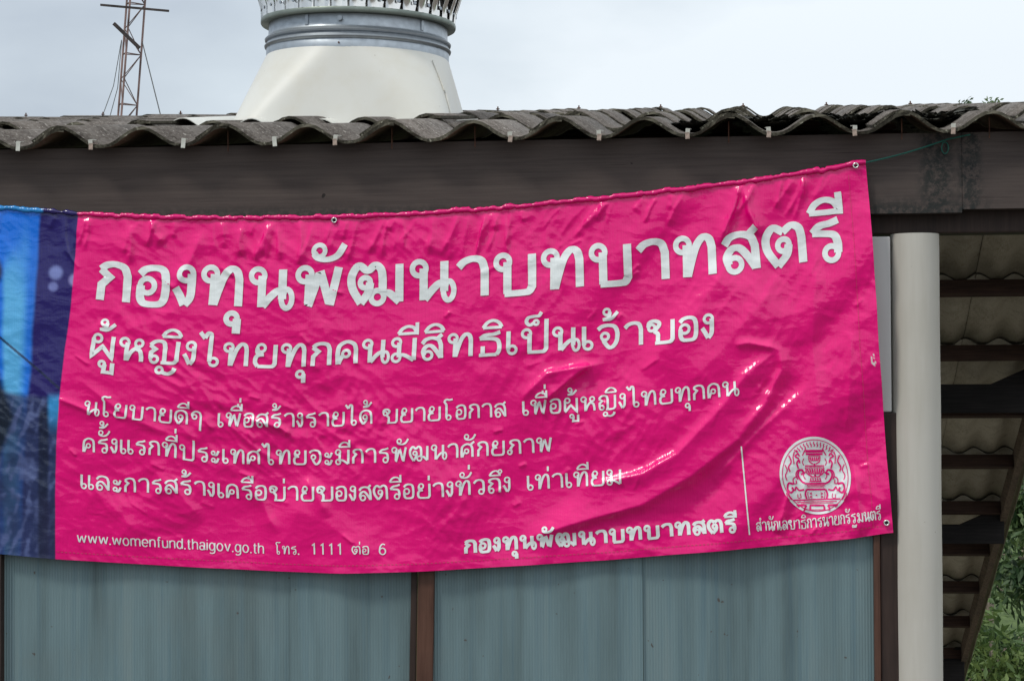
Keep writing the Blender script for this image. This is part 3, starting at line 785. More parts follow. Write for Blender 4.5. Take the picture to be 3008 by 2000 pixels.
# ------------------------------------------------------------------ radio mast
YM = 30.0
mb0 = at(370, 345, YM); mt0 = at(399, -40, YM)
axis = (mt0 - mb0).normalized()
zf_ = (ground_z(0, YM) - mb0.z)
base_m = mb0 + axis * ((ground_z(mb0.x, YM) - mb0.z) / axis.z)
mast = empty('radio_mast', base_m, 'slender red-brown lattice radio mast with two cross bars behind the roof at left', 'mast')
MLEN = (mt0 - base_m).length + 1.2
side = 0.30
ux = Vector((1, 0, 0)); ux = (ux - axis * ux.dot(axis)).normalized(); uy = axis.cross(ux)
off3 = [ux * (-side * 0.44) + uy * (side * 0.12), ux * (-side * 0.10) - uy * (side * 0.45), ux * (side * 0.5) + uy * (side * 0.1)]
def mp_(leg, h): return base_m + axis * h + off3[leg] * (1.06 - 0.10 * h / MLEN)
for k in range(3):
    b = MB(); b.tube([mp_(k, 0), mp_(k, MLEN)], 0.016, 8); b.build('mast_leg', M_MAST, mast, True)
nb = int(MLEN / 0.36)
for k in range(nb):
    h0, h1 = k * MLEN / nb, (k + 1) * MLEN / nb
    for (i, j) in ((0, 2), (1, 2), (0, 1)):
        if (i, j) == (0, 1) and k % 2: continue
        b = MB(); b.tube([mp_(i, h0), mp_(j, h1)] if k % 2 else [mp_(j, h0), mp_(i, h1)], 0.007, 5)
        if k % 2 == 0: b.tube([mp_(i, h0), mp_(j, h0)], 0.008, 5)
        b.build('brace', M_MAST, mast)
def pm(x, y, dy=0.0): return at(x / 1.568, y / 1.568, YM + dy)
b = MB(); b.bar(pm(463, 24, -0.25), pm(778, 52, -0.25), 0.03, 0.03); b.build('cross_bar', M_MASTDARK, mast)
b = MB(); b.bar(pm(525, 110, -0.3), pm(642, 222, -0.3), 0.05, 0.05); b.build('cross_bar', M_MASTDARK, mast)
for (xa, ya, xb, yb) in ((560, 185, 468, 535), (560, 190, 505, 535), (655, 190, 750, 535), (655, 195, 792, 700)):
    A, B = pm(xa, ya), pm(xb, yb, 0.6)
    B2 = B + (B - A).normalized() * 7.0
    pts = [A.lerp(B2, t / 12) + Vector((0.05 * math.sin(t * 2.1) if xa < 600 else 0, 0, -0.25 * math.sin(PI * t / 12))) for t in range(13)]
    b = MB(); b.tube(pts, 0.006, 5); b.build('guy_wire', M_WIRE, mast)

# ------------------------------------------------------------------ banner
YB = YF - 0.018
top_pts = [(-900, 470), (-300, 462), (0, 475), (180, 490), (350, 497), (510, 500), (690, 499), (771, 497), (900, 493), (1000, 488), (1200, 472), (1400, 453), (1600, 430), (1705, 417), (1900, 388), (1993, 370)]
bot_pts = [(-900, 1180), (-300, 1255), (0, 1275), (128, 1287), (400, 1303), (640, 1315), (784, 1320), (990, 1314), (1215, 1301), (1400, 1289), (1568, 1275), (1800, 1255), (1960, 1240), (2057, 1225)]
L_pts = [(0, 180), (0.14, 172), (0.27, 163), (0.39, 150), (0.51, 141), (0.64, 133), (0.76, 130), (1, 128)]
R_pts = [(0, 1993), (0.1, 2001), (0.22, 2009), (0.38, 2018), (0.5, 2023), (0.62, 2032), (0.8, 2042), (0.9, 2050), (1, 2057)]
def itp(pts, q): 
    a = np.array(pts, float); return np.interp(q, a[:, 0], a[:, 1])
def smooth_itp(pts, q):
    return (itp(pts, q - 25) + itp(pts, q) + itp(pts, q + 25) + itp(pts, q - 12) + itp(pts, q + 12)) / 5
def px_of(s, t):
    x = itp(L_pts, t) + (itp(R_pts, t) - itp(L_pts, t)) * s
    xt = 180 + (1993 - 180) * s; xb = 128 + (2057 - 128) * s
    return x, smooth_itp(top_pts, np.minimum(xt, 1990)) * (1 - t) + smooth_itp(bot_pts, xb) * t
def st_of(x, y):
    s, t = (x - 150) / 1880, 0.5
    for _ in range(30):
        xl, xr = itp(L_pts, t), itp(R_pts, t)
        s = (x - xl) / (xr - xl)
        yt = smooth_itp(top_pts, min(180 + 1813 * s, 1990)); yb = smooth_itp(bot_pts, 128 + 1929 * s)
        t = (y - yt) / (yb - yt)
    return float(s), float(t)
S0 = -0.42
NS, NT = 1000, 300
sg = np.linspace(S0, 1, NS); tg = np.linspace(0, 1, NT)
SS, TT_ = np.meshgrid(sg, tg)
PX, PY = px_of(SS, TT_)
def smst(e0, e1, x): 
    t = np.clip((x - e0) / (e1 - e0), 0, 1); return t * t * (3 - 2 * t)
# wrinkles, displacement towards the viewer in metres (pixel frame: 850 px per metre)
U, W_ = PX / 850.0, PY / 850.0
disp = 0.012 * perlin(U * 2.2, W_ * 1.4, 1) + 0.006 * perlin(U * 5 + W_ * 2, W_ * 4, 2)
def rot(a): return U * math.cos(a) + W_ * math.sin(a), -U * math.sin(a) + W_ * math.cos(a)
# long soft diagonal folds on the right half
a_, b_ = rot(R(-48))
mask_r = np.clip((PX - 900) / 700, 0, 1)
disp += 0.020 * mask_r * perlin(a_ * 1.1, b_ * 6.5, 3) + 0.007 * mask_r * perlin(a_ * 2, b_ * 12, 4)
# crumpled creases of a sheet that was folded
def ridged(p): return 1 - np.abs(p) * 2
a_, b_ = rot(R(38))
mask_l = 0.35 + 0.65 * np.clip((1250 - PX) / 700, 0, 1)
wx, wy = 0.35 * perlin(U * 4, W_ * 4, 31), 0.35 * perlin(U * 4 + 9, W_ * 4, 32)
amp_n = np.clip(0.55 + 1.3 * perlin(U * 3.1, W_ * 3.1, 33), 0.1, 1.3)
disp += 0.0030 * mask_l * amp_n * ridged(perlin(a_ * 5 + wx * 2, b_ * 17 + wy * 2, 5))
disp += 0.0019 * mask_l * amp_n * ridged(perlin(a_ * 13 + wx * 3, b_ * 34 + wy * 3, 6))
a_, b_ = rot(R(-12))
disp += 0.0017 * amp_n * ridged(perlin(a_ * 4 + wx * 2, b_ * 15 + wy * 2, 7))
a_, b_ = rot(R(-60))
disp += 0.0016 * np.clip((PX - 300) / 600, 0.2, 1) * amp_n * ridged(perlin(a_ * 9 + wx, b_ * 30 + wy, 8))
disp += 0.0004 * perlin(U * 60, W_ * 60, 9) * amp_n
def crease(pts, amp, width, skew=0.0):
    """ridge along a polyline given in pixels; one flank is steeper than the other"""
    global disp
    best = np.full(PX.shape, 1e9); sd = np.zeros(PX.shape); par = np.zeros(PX.shape)
    n = len(pts) - 1
    for i in range(n):
        (xa, ya), (xb, yb) = pts[i], pts[i + 1]
        dx, dy = xb - xa, yb - ya; L2 = dx * dx + dy * dy
        tt = np.clip(((PX - xa) * dx + (PY - ya) * dy) / L2, 0, 1)
        ex, ey = PX - (xa + tt * dx), PY - (ya + tt * dy); dd = np.hypot(ex, ey)
        s_ = np.sign(dx * ey - dy * ex); k = dd < best
        best = np.where(k, dd, best); sd = np.where(k, s_, sd); par = np.where(k, (i + tt) / n, par)
    q = best / (0.86 * width * np.where(sd > 0, 1 + skew, 1 - skew))
    fade = np.clip(par * 5, 0, 1) * np.clip((1 - par) * 5, 0, 1)
    disp = disp + amp * np.exp(-q ** 1.35) * fade
# measured big creases
crease([(1330, 1125), (1480, 1090), (1560, 1045), (1660, 940), (1720, 860), (1800, 800)], 0.017, 26, 0.55)
crease([(1180, 1250), (1320, 1205), (1480, 1160), (1590, 1095), (1700, 1010), (1790, 900)], 0.016, 30, -0.45)
crease([(1700, 1000), (1760, 930), (1800, 850), (1795, 800)], 0.010, 18, 0.5)
crease([(1640, 1110), (1740, 1000), (1870, 880)], 0.007, 22, 0.5)
crease([(1690, 795), (1725, 790), (1800, 805)], 0.008, 10)
crease([(1200, 920), (1260, 860), (1390, 835)], 0.009, 16, 0.4)
crease([(1240, 935), (1330, 860), (1360, 840)], 0.009, 13, -0.4)
crease([(1705, 417), (1690, 480), (1655, 570)], 0.012, 11, 0.3); crease([(1708, 417), (1725, 490), (1750, 545)], 0.012, 11, -0.3)
crease([(1570, 900), (1680, 790), (1800, 640)], 0.012, 55, 0.2); crease([(1480, 860), (1600, 720), (1690, 600)], 0.010, 50, 0.0)
crease([(1880, 560), (1870, 800), (1900, 1100)], 0.008, 34, 0.3)
crease([(1790, 1230), (1800, 1190), (1820, 1120)], 0.007, 9); crease([(1848, 1230), (1852, 1150), (1850, 1090)], 0.007, 8)
crease([(1985, 1240), (1975, 1150), (1965, 1060)], 0.005, 8); crease([(1950, 1000), (1955, 900), (1960, 760)], 0.004, 10)
crease([(690, 498), (697, 560), (690, 610)], 0.008, 9); crease([(560, 515), (552, 560), (558, 590)], 0.008, 9)
crease([(640, 520), (648, 600)], 0.006, 8); crease([(345, 500), (360, 540), (380, 560)], 0.010, 14); crease([(300, 520), (305, 560), (300, 610)], 0.006, 9)
crease([(470, 525), (440, 600), (400, 670)], 0.007, 20); crease([(180, 870), (300, 960), (420, 1010)], 0.004, 13); crease([(130, 915), (170, 930), (240, 960)], 0.005, 9)
crease([(560, 960), (650, 985), (670, 1000)], 0.006, 10, 0.3)
for x0, y0, x1, y1, w_ in ((200, 1110, 330, 1240, 40), (360, 1090, 470, 1200, 26), (560, 1090, 640, 1230, 20), (700, 1100, 760, 1190, 18), (640, 1150, 880, 1290, 60), (900, 980, 1040, 1180, 60)):
    crease([(x0, y0), ((x0 + x1) / 2, (y0 + y1) / 2 - 10), (x1, y1)], 0.006, w_, 0.3)
r2 = random.Random(5)
for k in range(110):                           # gathers under the rope hem
    x = r2.uniform(-600, 1960); y = float(smooth_itp(top_pts, x)) + 10
    ln = r2.uniform(25, 110); tl = r2.uniform(-0.5, 0.2) if x < 800 else r2.uniform(-0.9, 0.1)
    crease([(x, y), (x + tl * ln * 0.5 + r2.uniform(-5, 5), y + ln * 0.5), (x + tl * ln, y + ln)], r2.uniform(0.0015, 0.006), r2.uniform(4, 11), r2.uniform(-0.5, 0.5))
for k in range(70):                           # small stray dents
    x, y = r2.uniform(-300, 1980), r2.uniform(560, 1240); an = r2.uniform(0.2, 1.1) if x < 1000 else r2.uniform(-1.2, -0.2); ln = r2.uniform(20, 60)
    crease([(x, y), (x + ln * math.cos(an), y + ln * math.sin(an))], r2.uniform(0.001, 0.0028), r2.uniform(3.5, 7), r2.uniform(-0.5, 0.5))
# keep the top tied to the beam and the whole sheet clear of the wall
disp *= (0.30 + 0.70 * np.clip(TT_ / 0.10, 0, 1))
yb_ = YB - 0.006 + 0.030 * smst(0.22, 1.0, TT_)
disp = np.tanh(disp * 1.7 / 0.042) * 0.042
YY = yb_ - disp
YY = np.minimum(YY, YF - 0.006 + 0.015 * smst(0.22, 0.5, TT_))
dirx = (PX * D - 1504) / F; diry = -(PY * D - 1000) / F
cr_ = np.array(CR)
DX = cr_[0, 0] * dirx + cr_[0, 1] * diry - cr_[0, 2]; DYv = cr_[1, 0] * dirx + cr_[1, 1] * diry - cr_[1, 2]; DZ = cr_[2, 0] * dirx + cr_[2, 1] * diry - cr_[2, 2]
kk = yb_ / DYv                        # the flat sheet's X and Z, wrinkles only move it along Y
GX, GZ = CAMPOS.x + DX * kk, CAMPOS.z + DZ * kk
def bil(s, t):
    i = np.clip((s - S0) / (1 - S0) * (NS - 1), 0, NS - 1.001); j = np.clip(t * (NT - 1), 0, NT - 1.001)
    i0, j0 = i.astype(int), j.astype(int); a, b = i - i0, j - j0
    def g(A): return (A[j0, i0] * (1 - a) + A[j0, i0 + 1] * a) * (1 - b) + (A[j0 + 1, i0] * (1 - a) + A[j0 + 1, i0 + 1] * a) * b
    return g(GX), g(YY), g(GZ)
banner = empty('banner', (float(GX[-1, NS // 2]), YB, float(GZ[-1, NS // 2])), 'glossy pink vinyl banner with white Thai lettering and a blue photo strip at left', 'banner')
verts = np.stack([GX, YY, GZ], -1).reshape(-1, 3)
ii, jj = np.meshgrid(np.arange(NS - 1), np.arange(NT - 1))
q = (jj * NS + ii).ravel()
faces = np.stack([q, q + NS, q + NS + 1, q + 1], -1)
def np_mesh(name, verts, faces, mat):
    me = bpy.data.meshes.new(name)
    me.vertices.add(len(verts)); me.vertices.foreach_set('co', np.asarray(verts, np.float32).ravel())
    k = faces.shape[1]
    me.loops.add(faces.size); me.loops.foreach_set('vertex_index', faces.astype(np.int32).ravel())
    me.polygons.add(len(faces)); me.polygons.foreach_set('loop_start', np.arange(0, faces.size, k, dtype=np.int32))
    me.polygons.foreach_set('loop_total', np.full(len(faces), k, np.int32))
    me.polygons.foreach_set('use_smooth', np.ones(len(faces), bool))
    me.materials.append(mat); me.update(calc_edges=True); me.validate(); return me
cloth = np_mesh('cloth', verts, faces, M_VINYL)
# the print: flat pink, and the blurred blue photo to the left of the seam
def lerp3(A, B, k): return A * (1 - k[..., None]) + np.asarray(B) * k[..., None]
colr = np.zeros(PX.shape + (3,)) + np.array(PINK)
nz1 = perlin(PX / 40, PY / 90, 41); nz2 = perlin(PX / 14, PY / 14, 42)
blue = np.zeros_like(colr) + np.array((0.002, 0.15, 0.70))
blue = lerp3(blue, (0.10, 0.42, 0.76), smst(520, 680, PY + 60 * nz1) * smst(78, 50, PX + (PY - 600) * 0.04) * smst(2, 16, PX + 6 * nz1))
blue = lerp3(blue, (0.02, 0.16, 0.62), smst(55, 85, PX) * smst(500, 700, PY))
edge = 92 - (PY - 480) * 0.055 + 4 * nz1
navy = smst(-5, 5, PX - edge)
blue = lerp3(blue, (0.016, 0.010, 0.125), navy)
for (bx, by, br, bc) in ((128, 628, 17, (0.20, 0.24, 0.55)), (122, 660, 12, (0.16, 0.18, 0.45)), (172, 645, 15, (0.28, 0.26, 0.55))):
    blue = lerp3(blue, bc, smst(br * 1.25, br * 0.55, np.hypot(PX - bx, PY - by)) * 0.9)
jean = smst(-8, 10, PY - (905 + (PX - 40) * 0.16))
blue = lerp3(blue, (0.022, 0.036, 0.11), jean * np.clip(0.92 + nz1 * 0.2, 0, 1))
blue = lerp3(blue, (0.085, 0.115, 0.27), jean * smst(-0.05, 0.35, perlin((PX + PY * 0.4) / 16, (PY - PX) / 70, 44) + nz2 * 0.35) * 0.8)
blue = lerp3(blue, (0.006, 0.012, 0.035), jean * smst(16, 7, np.abs(PX - (104 - (PY - 950) * 0.01))) * smst(915, 960, PY) * 0.85)
blue = lerp3(blue, (0.02, 0.022, 0.07), smst(1120, 1180, PY + 20 * nz1) * smst(70, 120, PX) * 0.7)
blue = lerp3(blue, (0.04, 0.28, 0.62), smst(20, 8, np.abs(PX - 128 - (PY - 950) * .02)) * smst(1010, 935, PY) * smst(900, 925, PY))
blue = lerp3(blue, (0.008, 0.012, 0.045), smst(26, 12, np.hypot((PX + 12) / 1.0, (PY - 625) / 1.6)))
blue = lerp3(blue, (0.006, 0.014, 0.05), smst(3.5, 1.5, np.abs((PY - 775) - (PX - 0) * 0.86) / 1.4) * 0.9)
blue = lerp3(blue, (0.006, 0.014, 0.03), smst(10, -10, PX - (34 - np.abs(PY - 960) * 0.33)) * smst(800, 870, PY) * 0.95)
far = smst(-20, -120, PX)
blue = lerp3(blue, (0.05, 0.16, 0.42), far * np.clip(0.5 + nz1 * 1.5, 0, 1))
colr = np.where((SS < 0)[..., None], blue, colr)
hem = ((1 - TT_) < 0.012) & (SS >= 0)
colr[hem] = np.array((0.72, 0.0, 0.165))
scuff = (np.hypot((PX - 2010) / 5, (PY - 832) / 16) < 1 + 0.5 * nz2) & (nz2 + perlin(PX / 5, PY / 5, 43) > 0.12)
colr[scuff] = np.array((0.7, 0.68, 0.66))
ca = cloth.color_attributes.new('print', 'FLOAT_COLOR', 'POINT')
ca.data.foreach_set('color', np.concatenate([colr, np.ones(PX.shape + (1,))], -1).astype(np.float32).ravel())
link('cloth', cloth, banner)
# rope hem along the top
hs = np.linspace(S0, 1, 520)
hx, hy, hz = bil(hs, np.full_like(hs, 0.004))
rt = np.random.default_rng(3).normal(0, 1, len(hs)); 
v = []; f = []; nn = 8
for i in range(len(hs)):
    rr = 0.0066 + 0.0007 * rt[i] + 0.0008 * rt[i // 4]
    for k in range(nn):
        a = 2 * PI * k / nn; v.append((hx[i], hy[i] - 0.002 - rr * math.cos(a) * 0.8, hz[i] + 0.001 + rr * math.sin(a) + 0.0012 * rt[i // 3]))
for i in range(len(hs) - 1):
    for k in range(nn): f.append((i * nn + k, i * nn + (k + 1) % nn, (i + 1) * nn + (k + 1) % nn, (i + 1) * nn + k))
hm = mesh('top_hem', v, f, M_VINYL, True)
hc = np.array([(0.68, 0.0, 0.155) if s >= 0 else ((0.02, 0.012, 0.11) if s > -0.045 else (0.02, 0.22, 0.55)) for s in hs for _ in range(nn)])
ca = hm.color_attributes.new('print', 'FLOAT_COLOR', 'POINT'); ca.data.foreach_set('color', np.concatenate([hc, np.ones((len(hc), 1))], 1).astype(np.float32).ravel())
link('top_hem', hm, banner)

# ------------------------------------------------------------------ lettering: a stroke alphabet drawn after the banner's own letters
def cat(pts, n=7):
    """Catmull-Rom through pts"""
    p = np.array([pts[0]] + list(pts) + [pts[-1]], float); out = []
    p[0] = 2 * p[1] - p[2]; p[-1] = 2 * p[-2] - p[-3]
    for i in range(1, len(p) - 2):
        for k in range(n):
            t = k / n
            out.append(0.5 * ((2 * p[i]) + (-p[i - 1] + p[i + 1]) * t + (2 * p[i - 1] - 5 * p[i] + 4 * p[i + 1] - p[i + 2]) * t * t + (-p[i - 1] + 3 * p[i] - 3 * p[i + 1] + p[i + 2]) * t ** 3))
    out.append(p[-2]); return [tuple(q) for q in out]
def S(*p): return ('s', p)                    # smooth stroke
def L(*p): return ('l', p)                    # straight strokes with corners
def C(x, y, r, ry=None): return ('c', x, y, r, ry or r)
def M(sm, *st): return ('m', sm, st)          # smooth part continued by a straight part
G = {
 'ก': (.70, [L((.04, 0), (.05, .42), (.24, .64), (.02, .84)), M([(.02, .84), (.16, .96), (.38, 1.0), (.60, .92), (.69, .70)], (.69, 0))]),
 'อ': (.68, [S((0, .80), (.13, .94), (.36, 1.0), (.58, .94), (.67, .72), (.67, .26), (.58, .04), (.35, 0), (.12, .03), (.03, .2), (.03, .5)), C(.20, .50, .165)]),
 'ง': (.40, [C(.23, .84, .155), S((.385, .84), (.385, .5), (.36, .2), (.22, 0)), L((.20, .0), (.06, .27), (-.06, .46))]),
 'ท': (.94, [C(.155, .84, .155), L((.265, .84), (.25, 0)), M([(.27, .02), (.38, .42), (.52, .80), (.70, 1.0), (.86, .93), (.92, .72)], (.92, 0))]),
 'น': (1.04, [C(.155, .84, .155), L((.27, .84), (.27, 0)), S((.30, .02), (.50, .27), (.70, .43), (.92, .42)), L((.80, 1), (.80, .2)), C(.915, .21, .12, .21)]),
 'พ': (1.00, [C(.155, .84, .155), L((.27, .84), (.25, 0), (.53, .92), (.78, 0), (.98, 1))]),
 'ฒ': (1.18, [C(.33, .54, .115), S((.445, .54), (.40, .28), (.23, 0)), S((.23, 0), (.03, .4), (.01, .74), (.17, 1), (.38, .86), (.56, 1), (.70, .88), (.74, .62), (.74, .28)), C(.62, .15, .145), S((.74, .24), (.9, .24), (1.14, 0)), L((1.14, 1), (1.14, 0))]),
 'า': (.64, [M([(0, .80), (.14, .94), (.36, 1.0), (.56, .93), (.64, .70)], (.64, 0))]),
 'บ': (.90, [C(.155, .84, .155), L((.27, .84), (.27, 0)), M([(.20, 0), (.70, 0), (.82, .03), (.89, .14)], (.89, 1))]),
 'ส': (.80, [M([(0, .70), (.14, .88), (.40, .94), (.66, .84), (.76, .60)], (.78, 0)), L((.56, .86), (.80, 1.07)), C(.24, .165, .155), S((.09, .17), (.05, .38), (.18, .58), (.38, .58), (.58, .34), (.76, .04))]),
 'ต': (.90, [C(.43, .52, .13), S((.56, .52), (.50, .26), (.28, 0)), S((.28, 0), (.04, .4), (.01, .74), (.19, .99), (.43, .86)), M([(.43, .86), (.64, 1), (.82, .90), (.88, .66)], (.89, 0))]),
 'ร': (.66, [S((.66, 1.0), (.45, .93), (.20, .88), (.02, .70)), S((.02, .70), (.30, .68), (.54, .62), (.62, .42), (.62, .16)), C(.46, .16, .155)]),
 'ผ': (.80, [C(.19, .84, .15), L((.04, .84), (.03, 0), (.40, .50), (.78, 0), (.78, 1))]),
 'ห': (.86, [C(.155, .84, .155), L((.27, .84), (.26, 0)), S((.29, .05), (.42, .38), (.60, .60), (.78, .70)), C(.72, .84, .14), S((.60, .58), (.78, .5), (.85, .25), (.86, 0))]),
 'ญ': (1.08, [M([(.02, .80), (.18, .96), (.36, 1.0), (.52, .93), (.58, .70)], (.58, 0)), L((.02, .80), (.22, .62), (.07, .46), (.07, .16)), C(.20, .15, .135), M([(.46, 0), (.80, 0), (.95, .03), (1.04, .14)], (1.04, 1)), C(.42, -.34, .12), S((.52, -.44), (.74, -.50), (.94, -.38), (.99, -.22))]),
 'ย': (.78, [C(.25, .84, .145), S((.105, .84), (.12, .62), (.30, .55)), S((.36, .54), (.14, .50), (.05, .36), (.05, .16), (.14, .0)), M([(.14, 0), (.60, 0), (.72, .04), (.78, .14)], (.78, 1))]),
 'ค': (.74, [M([(.03, 0), (.02, .50), (.08, .84), (.36, 1.0), (.64, .88), (.72, .64)], (.73, 0)), C(.34, .46, .13), S((.22, .40), (.12, .2), (.06, .02))]),
 'ด': (.80, [C(.36, .50, .135), S((.495, .50), (.42, .24), (.24, 0)), M([(.24, 0), (.04, .40), (.08, .82), (.38, 1.0), (.68, .88), (.77, .62)], (.78, 0))]),
 'ศ': (.80, [M([(.03, 0), (.02, .46), (.08, .76), (.36, .92), (.62, .82), (.72, .60)], (.73, 0)), C(.34, .42, .13), S((.22, .36), (.12, .2), (.06, .02)), L((.56, .84), (.84, 1.08))]),
 'ม': (.90, [C(.155, .84, .155), L((.27, .84), (.27, .16)), C(.16, .15, .15), S((.24, .27), (.50, .24), (.86, 0)), L((.88, 1), (.88, 0))]),
 'ธ': (.80, [S((.80, 1.0), (.56, .92), (.24, .89), (.04, .74)), S((.04, .74), (.40, .73), (.68, .66), (.77, .46), (.77, .18), (.68, .0)), L((.68, 0), (.02, 0)), L((.16, 0), (.16, .40))]),
 'เ': (.28, [L((.04, 1), (.04, .16)), C(.185, .155, .15)]),
 'แ': (.74, [L((.04, 1), (.04, .16)), C(.185, .155, .15), L((.52, 1), (.52, .16)), C(.665, .155, .15)]),
 'โ': (.62, [L((.20, .16), (.20, 1.08), (.04, 1.36)), S((.04, 1.36), (.22, 1.48), (.40, 1.44), (.62, 1.48)), C(.345, .155, .15)]),
 'ไ': (.56, [M([(.06, 1.24), (.16, 1.46), (.27, 1.44), (.30, 1.30)], (.30, .16)), L((-.14, 1.50), (.06, 1.22)), C(.445, .155, .15)]),
 'ป': (.90, [C(.155, .84, .155), L((.27, .84), (.27, 0)), M([(.20, 0), (.70, 0), (.82, .03), (.89, .14)], (.89, 1.46))]),
 'จ': (.76, [S((0, .82), (.14, .95), (.38, 1.0), (.62, .92), (.72, .66), (.70, .3), (.58, .06), (.42, 0), (.26, .22), (.20, .40)), C(.26, .50, .135)]),
 'ข': (.92, [C(.13, .70, .12), S((.01, .72), (.04, .92), (.20, 1.0), (.38, .93), (.40, .78), (.22, .54)), S((.22, .54), (.36, .40), (.37, .2), (.37, 0)), M([(.26, 0), (.72, 0), (.85, .03), (.92, .14)], (.92, 1))]),
 'ๆ': (.66, [C(.20, .60, .14), M([(.06, .62), (.05, .82), (.26, 1.0), (.52, .92), (.62, .68)], (.62, -.42))]),
 'ภ': (.82, [C(.13, .15, .13), L((.26, .15), (.19, .42), (.36, .64), (.14, .84)), M([(.14, .84), (.28, .96), (.50, 1.0), (.72, .92), (.80, .70)], (.80, 0))]),
 'ถ': (.74, [C(.19, .15, .14), L((.05, .15), (.06, .44), (.25, .64), (.03, .84)), M([(.03, .84), (.18, .96), (.40, 1.0), (.63, .92), (.72, .70)], (.72, 0))]),
 'ล': (.78, [M([(0, .76), (.14, .94), (.38, 1.0), (.64, .90), (.74, .64)], (.75, 0)), C(.22, .165, .155), S((.07, .17), (.04, .38), (.16, .58), (.36, .58), (.56, .36), (.74, .06))]),
 'ว': (.62, [S((0, .78), (.14, .94), (.34, 1.0), (.54, .90), (.60, .64), (.60, .16)), C(.45, .155, .15)]),
 'ฐ': (.80, [S((.74, 1.0), (.52, .92), (.24, .89), (.04, .74)), S((.04, .74), (.34, .72), (.60, .62), (.64, .40), (.64, .16)), C(.48, .155, .145), C(.22, -.38, .11), S((.3, -.46), (.46, -.5), (.55, -.3), (.66, -.5), (.80, -.22))]),
 'ะ': (.46, [C(.12, .66, .11), S((.12, .55), (.32, .52), (.46, .82)), C(.12, .14, .11), S((.12, .03), (.32, 0), (.46, .30))]),
 ' ': (.34, []), '.': (.06, [L((.03, -.07), (.03, .10))]),
 '1': (.20, [L((0, 1.12), (.20, 1.32), (.20, 0))]), '6': (.56, [C(.28, .40, .28, .40), S((0, .45), (.06, .95), (.28, 1.30), (.52, 1.22))]),
 'w': (.98, [L((0, 1), (.22, 0), (.49, .95), (.76, 0), (.98, 1))]), 'o': (.62, [C(.31, .5, .31, .5)]),
 'm': (1.0, [L((0, 0), (0, 1)), M([(0, .70), (.12, .94), (.28, 1.0), (.44, .92), (.49, .7)], (.49, 0)), M([(.49, .70), (.61, .94), (.77, 1.0), (.94, .92), (1.0, .7)], (1.0, 0))]),
 'e': (.60, [S((.02, .52), (.60, .52), (.56, .82), (.32, 1.0), (.07, .82), (0, .5), (.08, .16), (.32, 0), (.56, .16))]),
 'n': (.56, [L((0, 0), (0, 1)), M([(0, .70), (.14, .94), (.32, 1.0), (.50, .92), (.56, .7)], (.56, 0))]),
 'f': (.34, [L((.14, 0), (.14, 1.1)), S((.14, 1.1), (.18, 1.34), (.38, 1.36)), L((0, 1), (.34, 1))]),
 'u': (.56, [M([(.56, .3), (.44, .08), (.26, 0), (.06, .08), (0, .3)], (0, 1)), L((.56, 0), (.56, 1))]),
 'd': (.60, [C(.29, .5, .29, .5), L((.60, 0), (.60, 1.38))]), 't': (.32, [M([(.34, .02), (.22, 0), (.14, .14)], (.14, 1.28)), L((0, 1), (.33, 1))]),
 'h': (.56, [L((0, 0), (0, 1.38)), M([(0, .70), (.14, .94), (.32, 1.0), (.50, .92), (.56, .7)], (.56, 0))]),
 'a': (.58, [C(.25, .28, .25, .28), M([(.04, .80), (.14, .97), (.32, 1.0), (.50, .92), (.54, .7)], (.54, .12)), L((.54, .12), (.62, 0))]),
 'i': (.0, [L((0, 0), (0, 1)), L((0, 1.26), (0, 1.38))]), 'g': (.60, [C(.29, .5, .29, .5), M([(.04, -.34), (.26, -.42), (.5, -.34), (.60, -.12)], (.60, 1))]),
 'v': (.58, [L((0, 1), (.29, 0), (.58, 1))]),
}
ABOVE = {   # y counted from the bottom of the mark
 'ิ': (.70, [S((0, 0), (.14, .22), (.36, .32), (.58, .22), (.70, 0)), L((0, 0), (.70, 0))]),
 'ี': (.70, [S((0, 0), (.14, .22), (.36, .32), (.58, .24), (.70, 0)), L((0, 0), (.70, 0), (.69, .48))]),
 'ื': (.70, [S((0, 0), (.14, .22), (.36, .32), (.58, .24), (.70, 0)), L((0, 0), (.70, 0), (.69, .48)), L((.47, .22), (.47, .48))]),
 'ึ': (.70, [S((0, 0), (.14, .22), (.36, .32), (.54, .24), (.66, 0)), L((0, 0), (.70, 0)), C(.66, .26, .10)]),
 'ั': (.72, [C(.14, .24, .13), S((.02, .18), (.12, .05), (.34, 0), (.56, .10), (.72, .38))]),
 '็': (.56, [C(.36, .10, .085), S((.27, .08), (.12, 0), (0, .14), (.06, .32), (.26, .38), (.46, .40), (.56, .56))]),
}
TONE = {'่': (.0, [L((0, 0), (0, .34))]), '้': (.60, [C(.19, .36, .115), S((.305, .36), (.26, .12), (.04, .02)), S((.04, .02), (.34, .04), (.60, .34))])}
BELOW = {'ุ': (.28, [C(.12, -.34, .125), L((.245, -.34), (.245, -.74))]), 'ู': (.50, [C(.13, -.32, .11), L((.24, -.32), (.20, -.68), (.52, -.68), (.52, -.22))])}

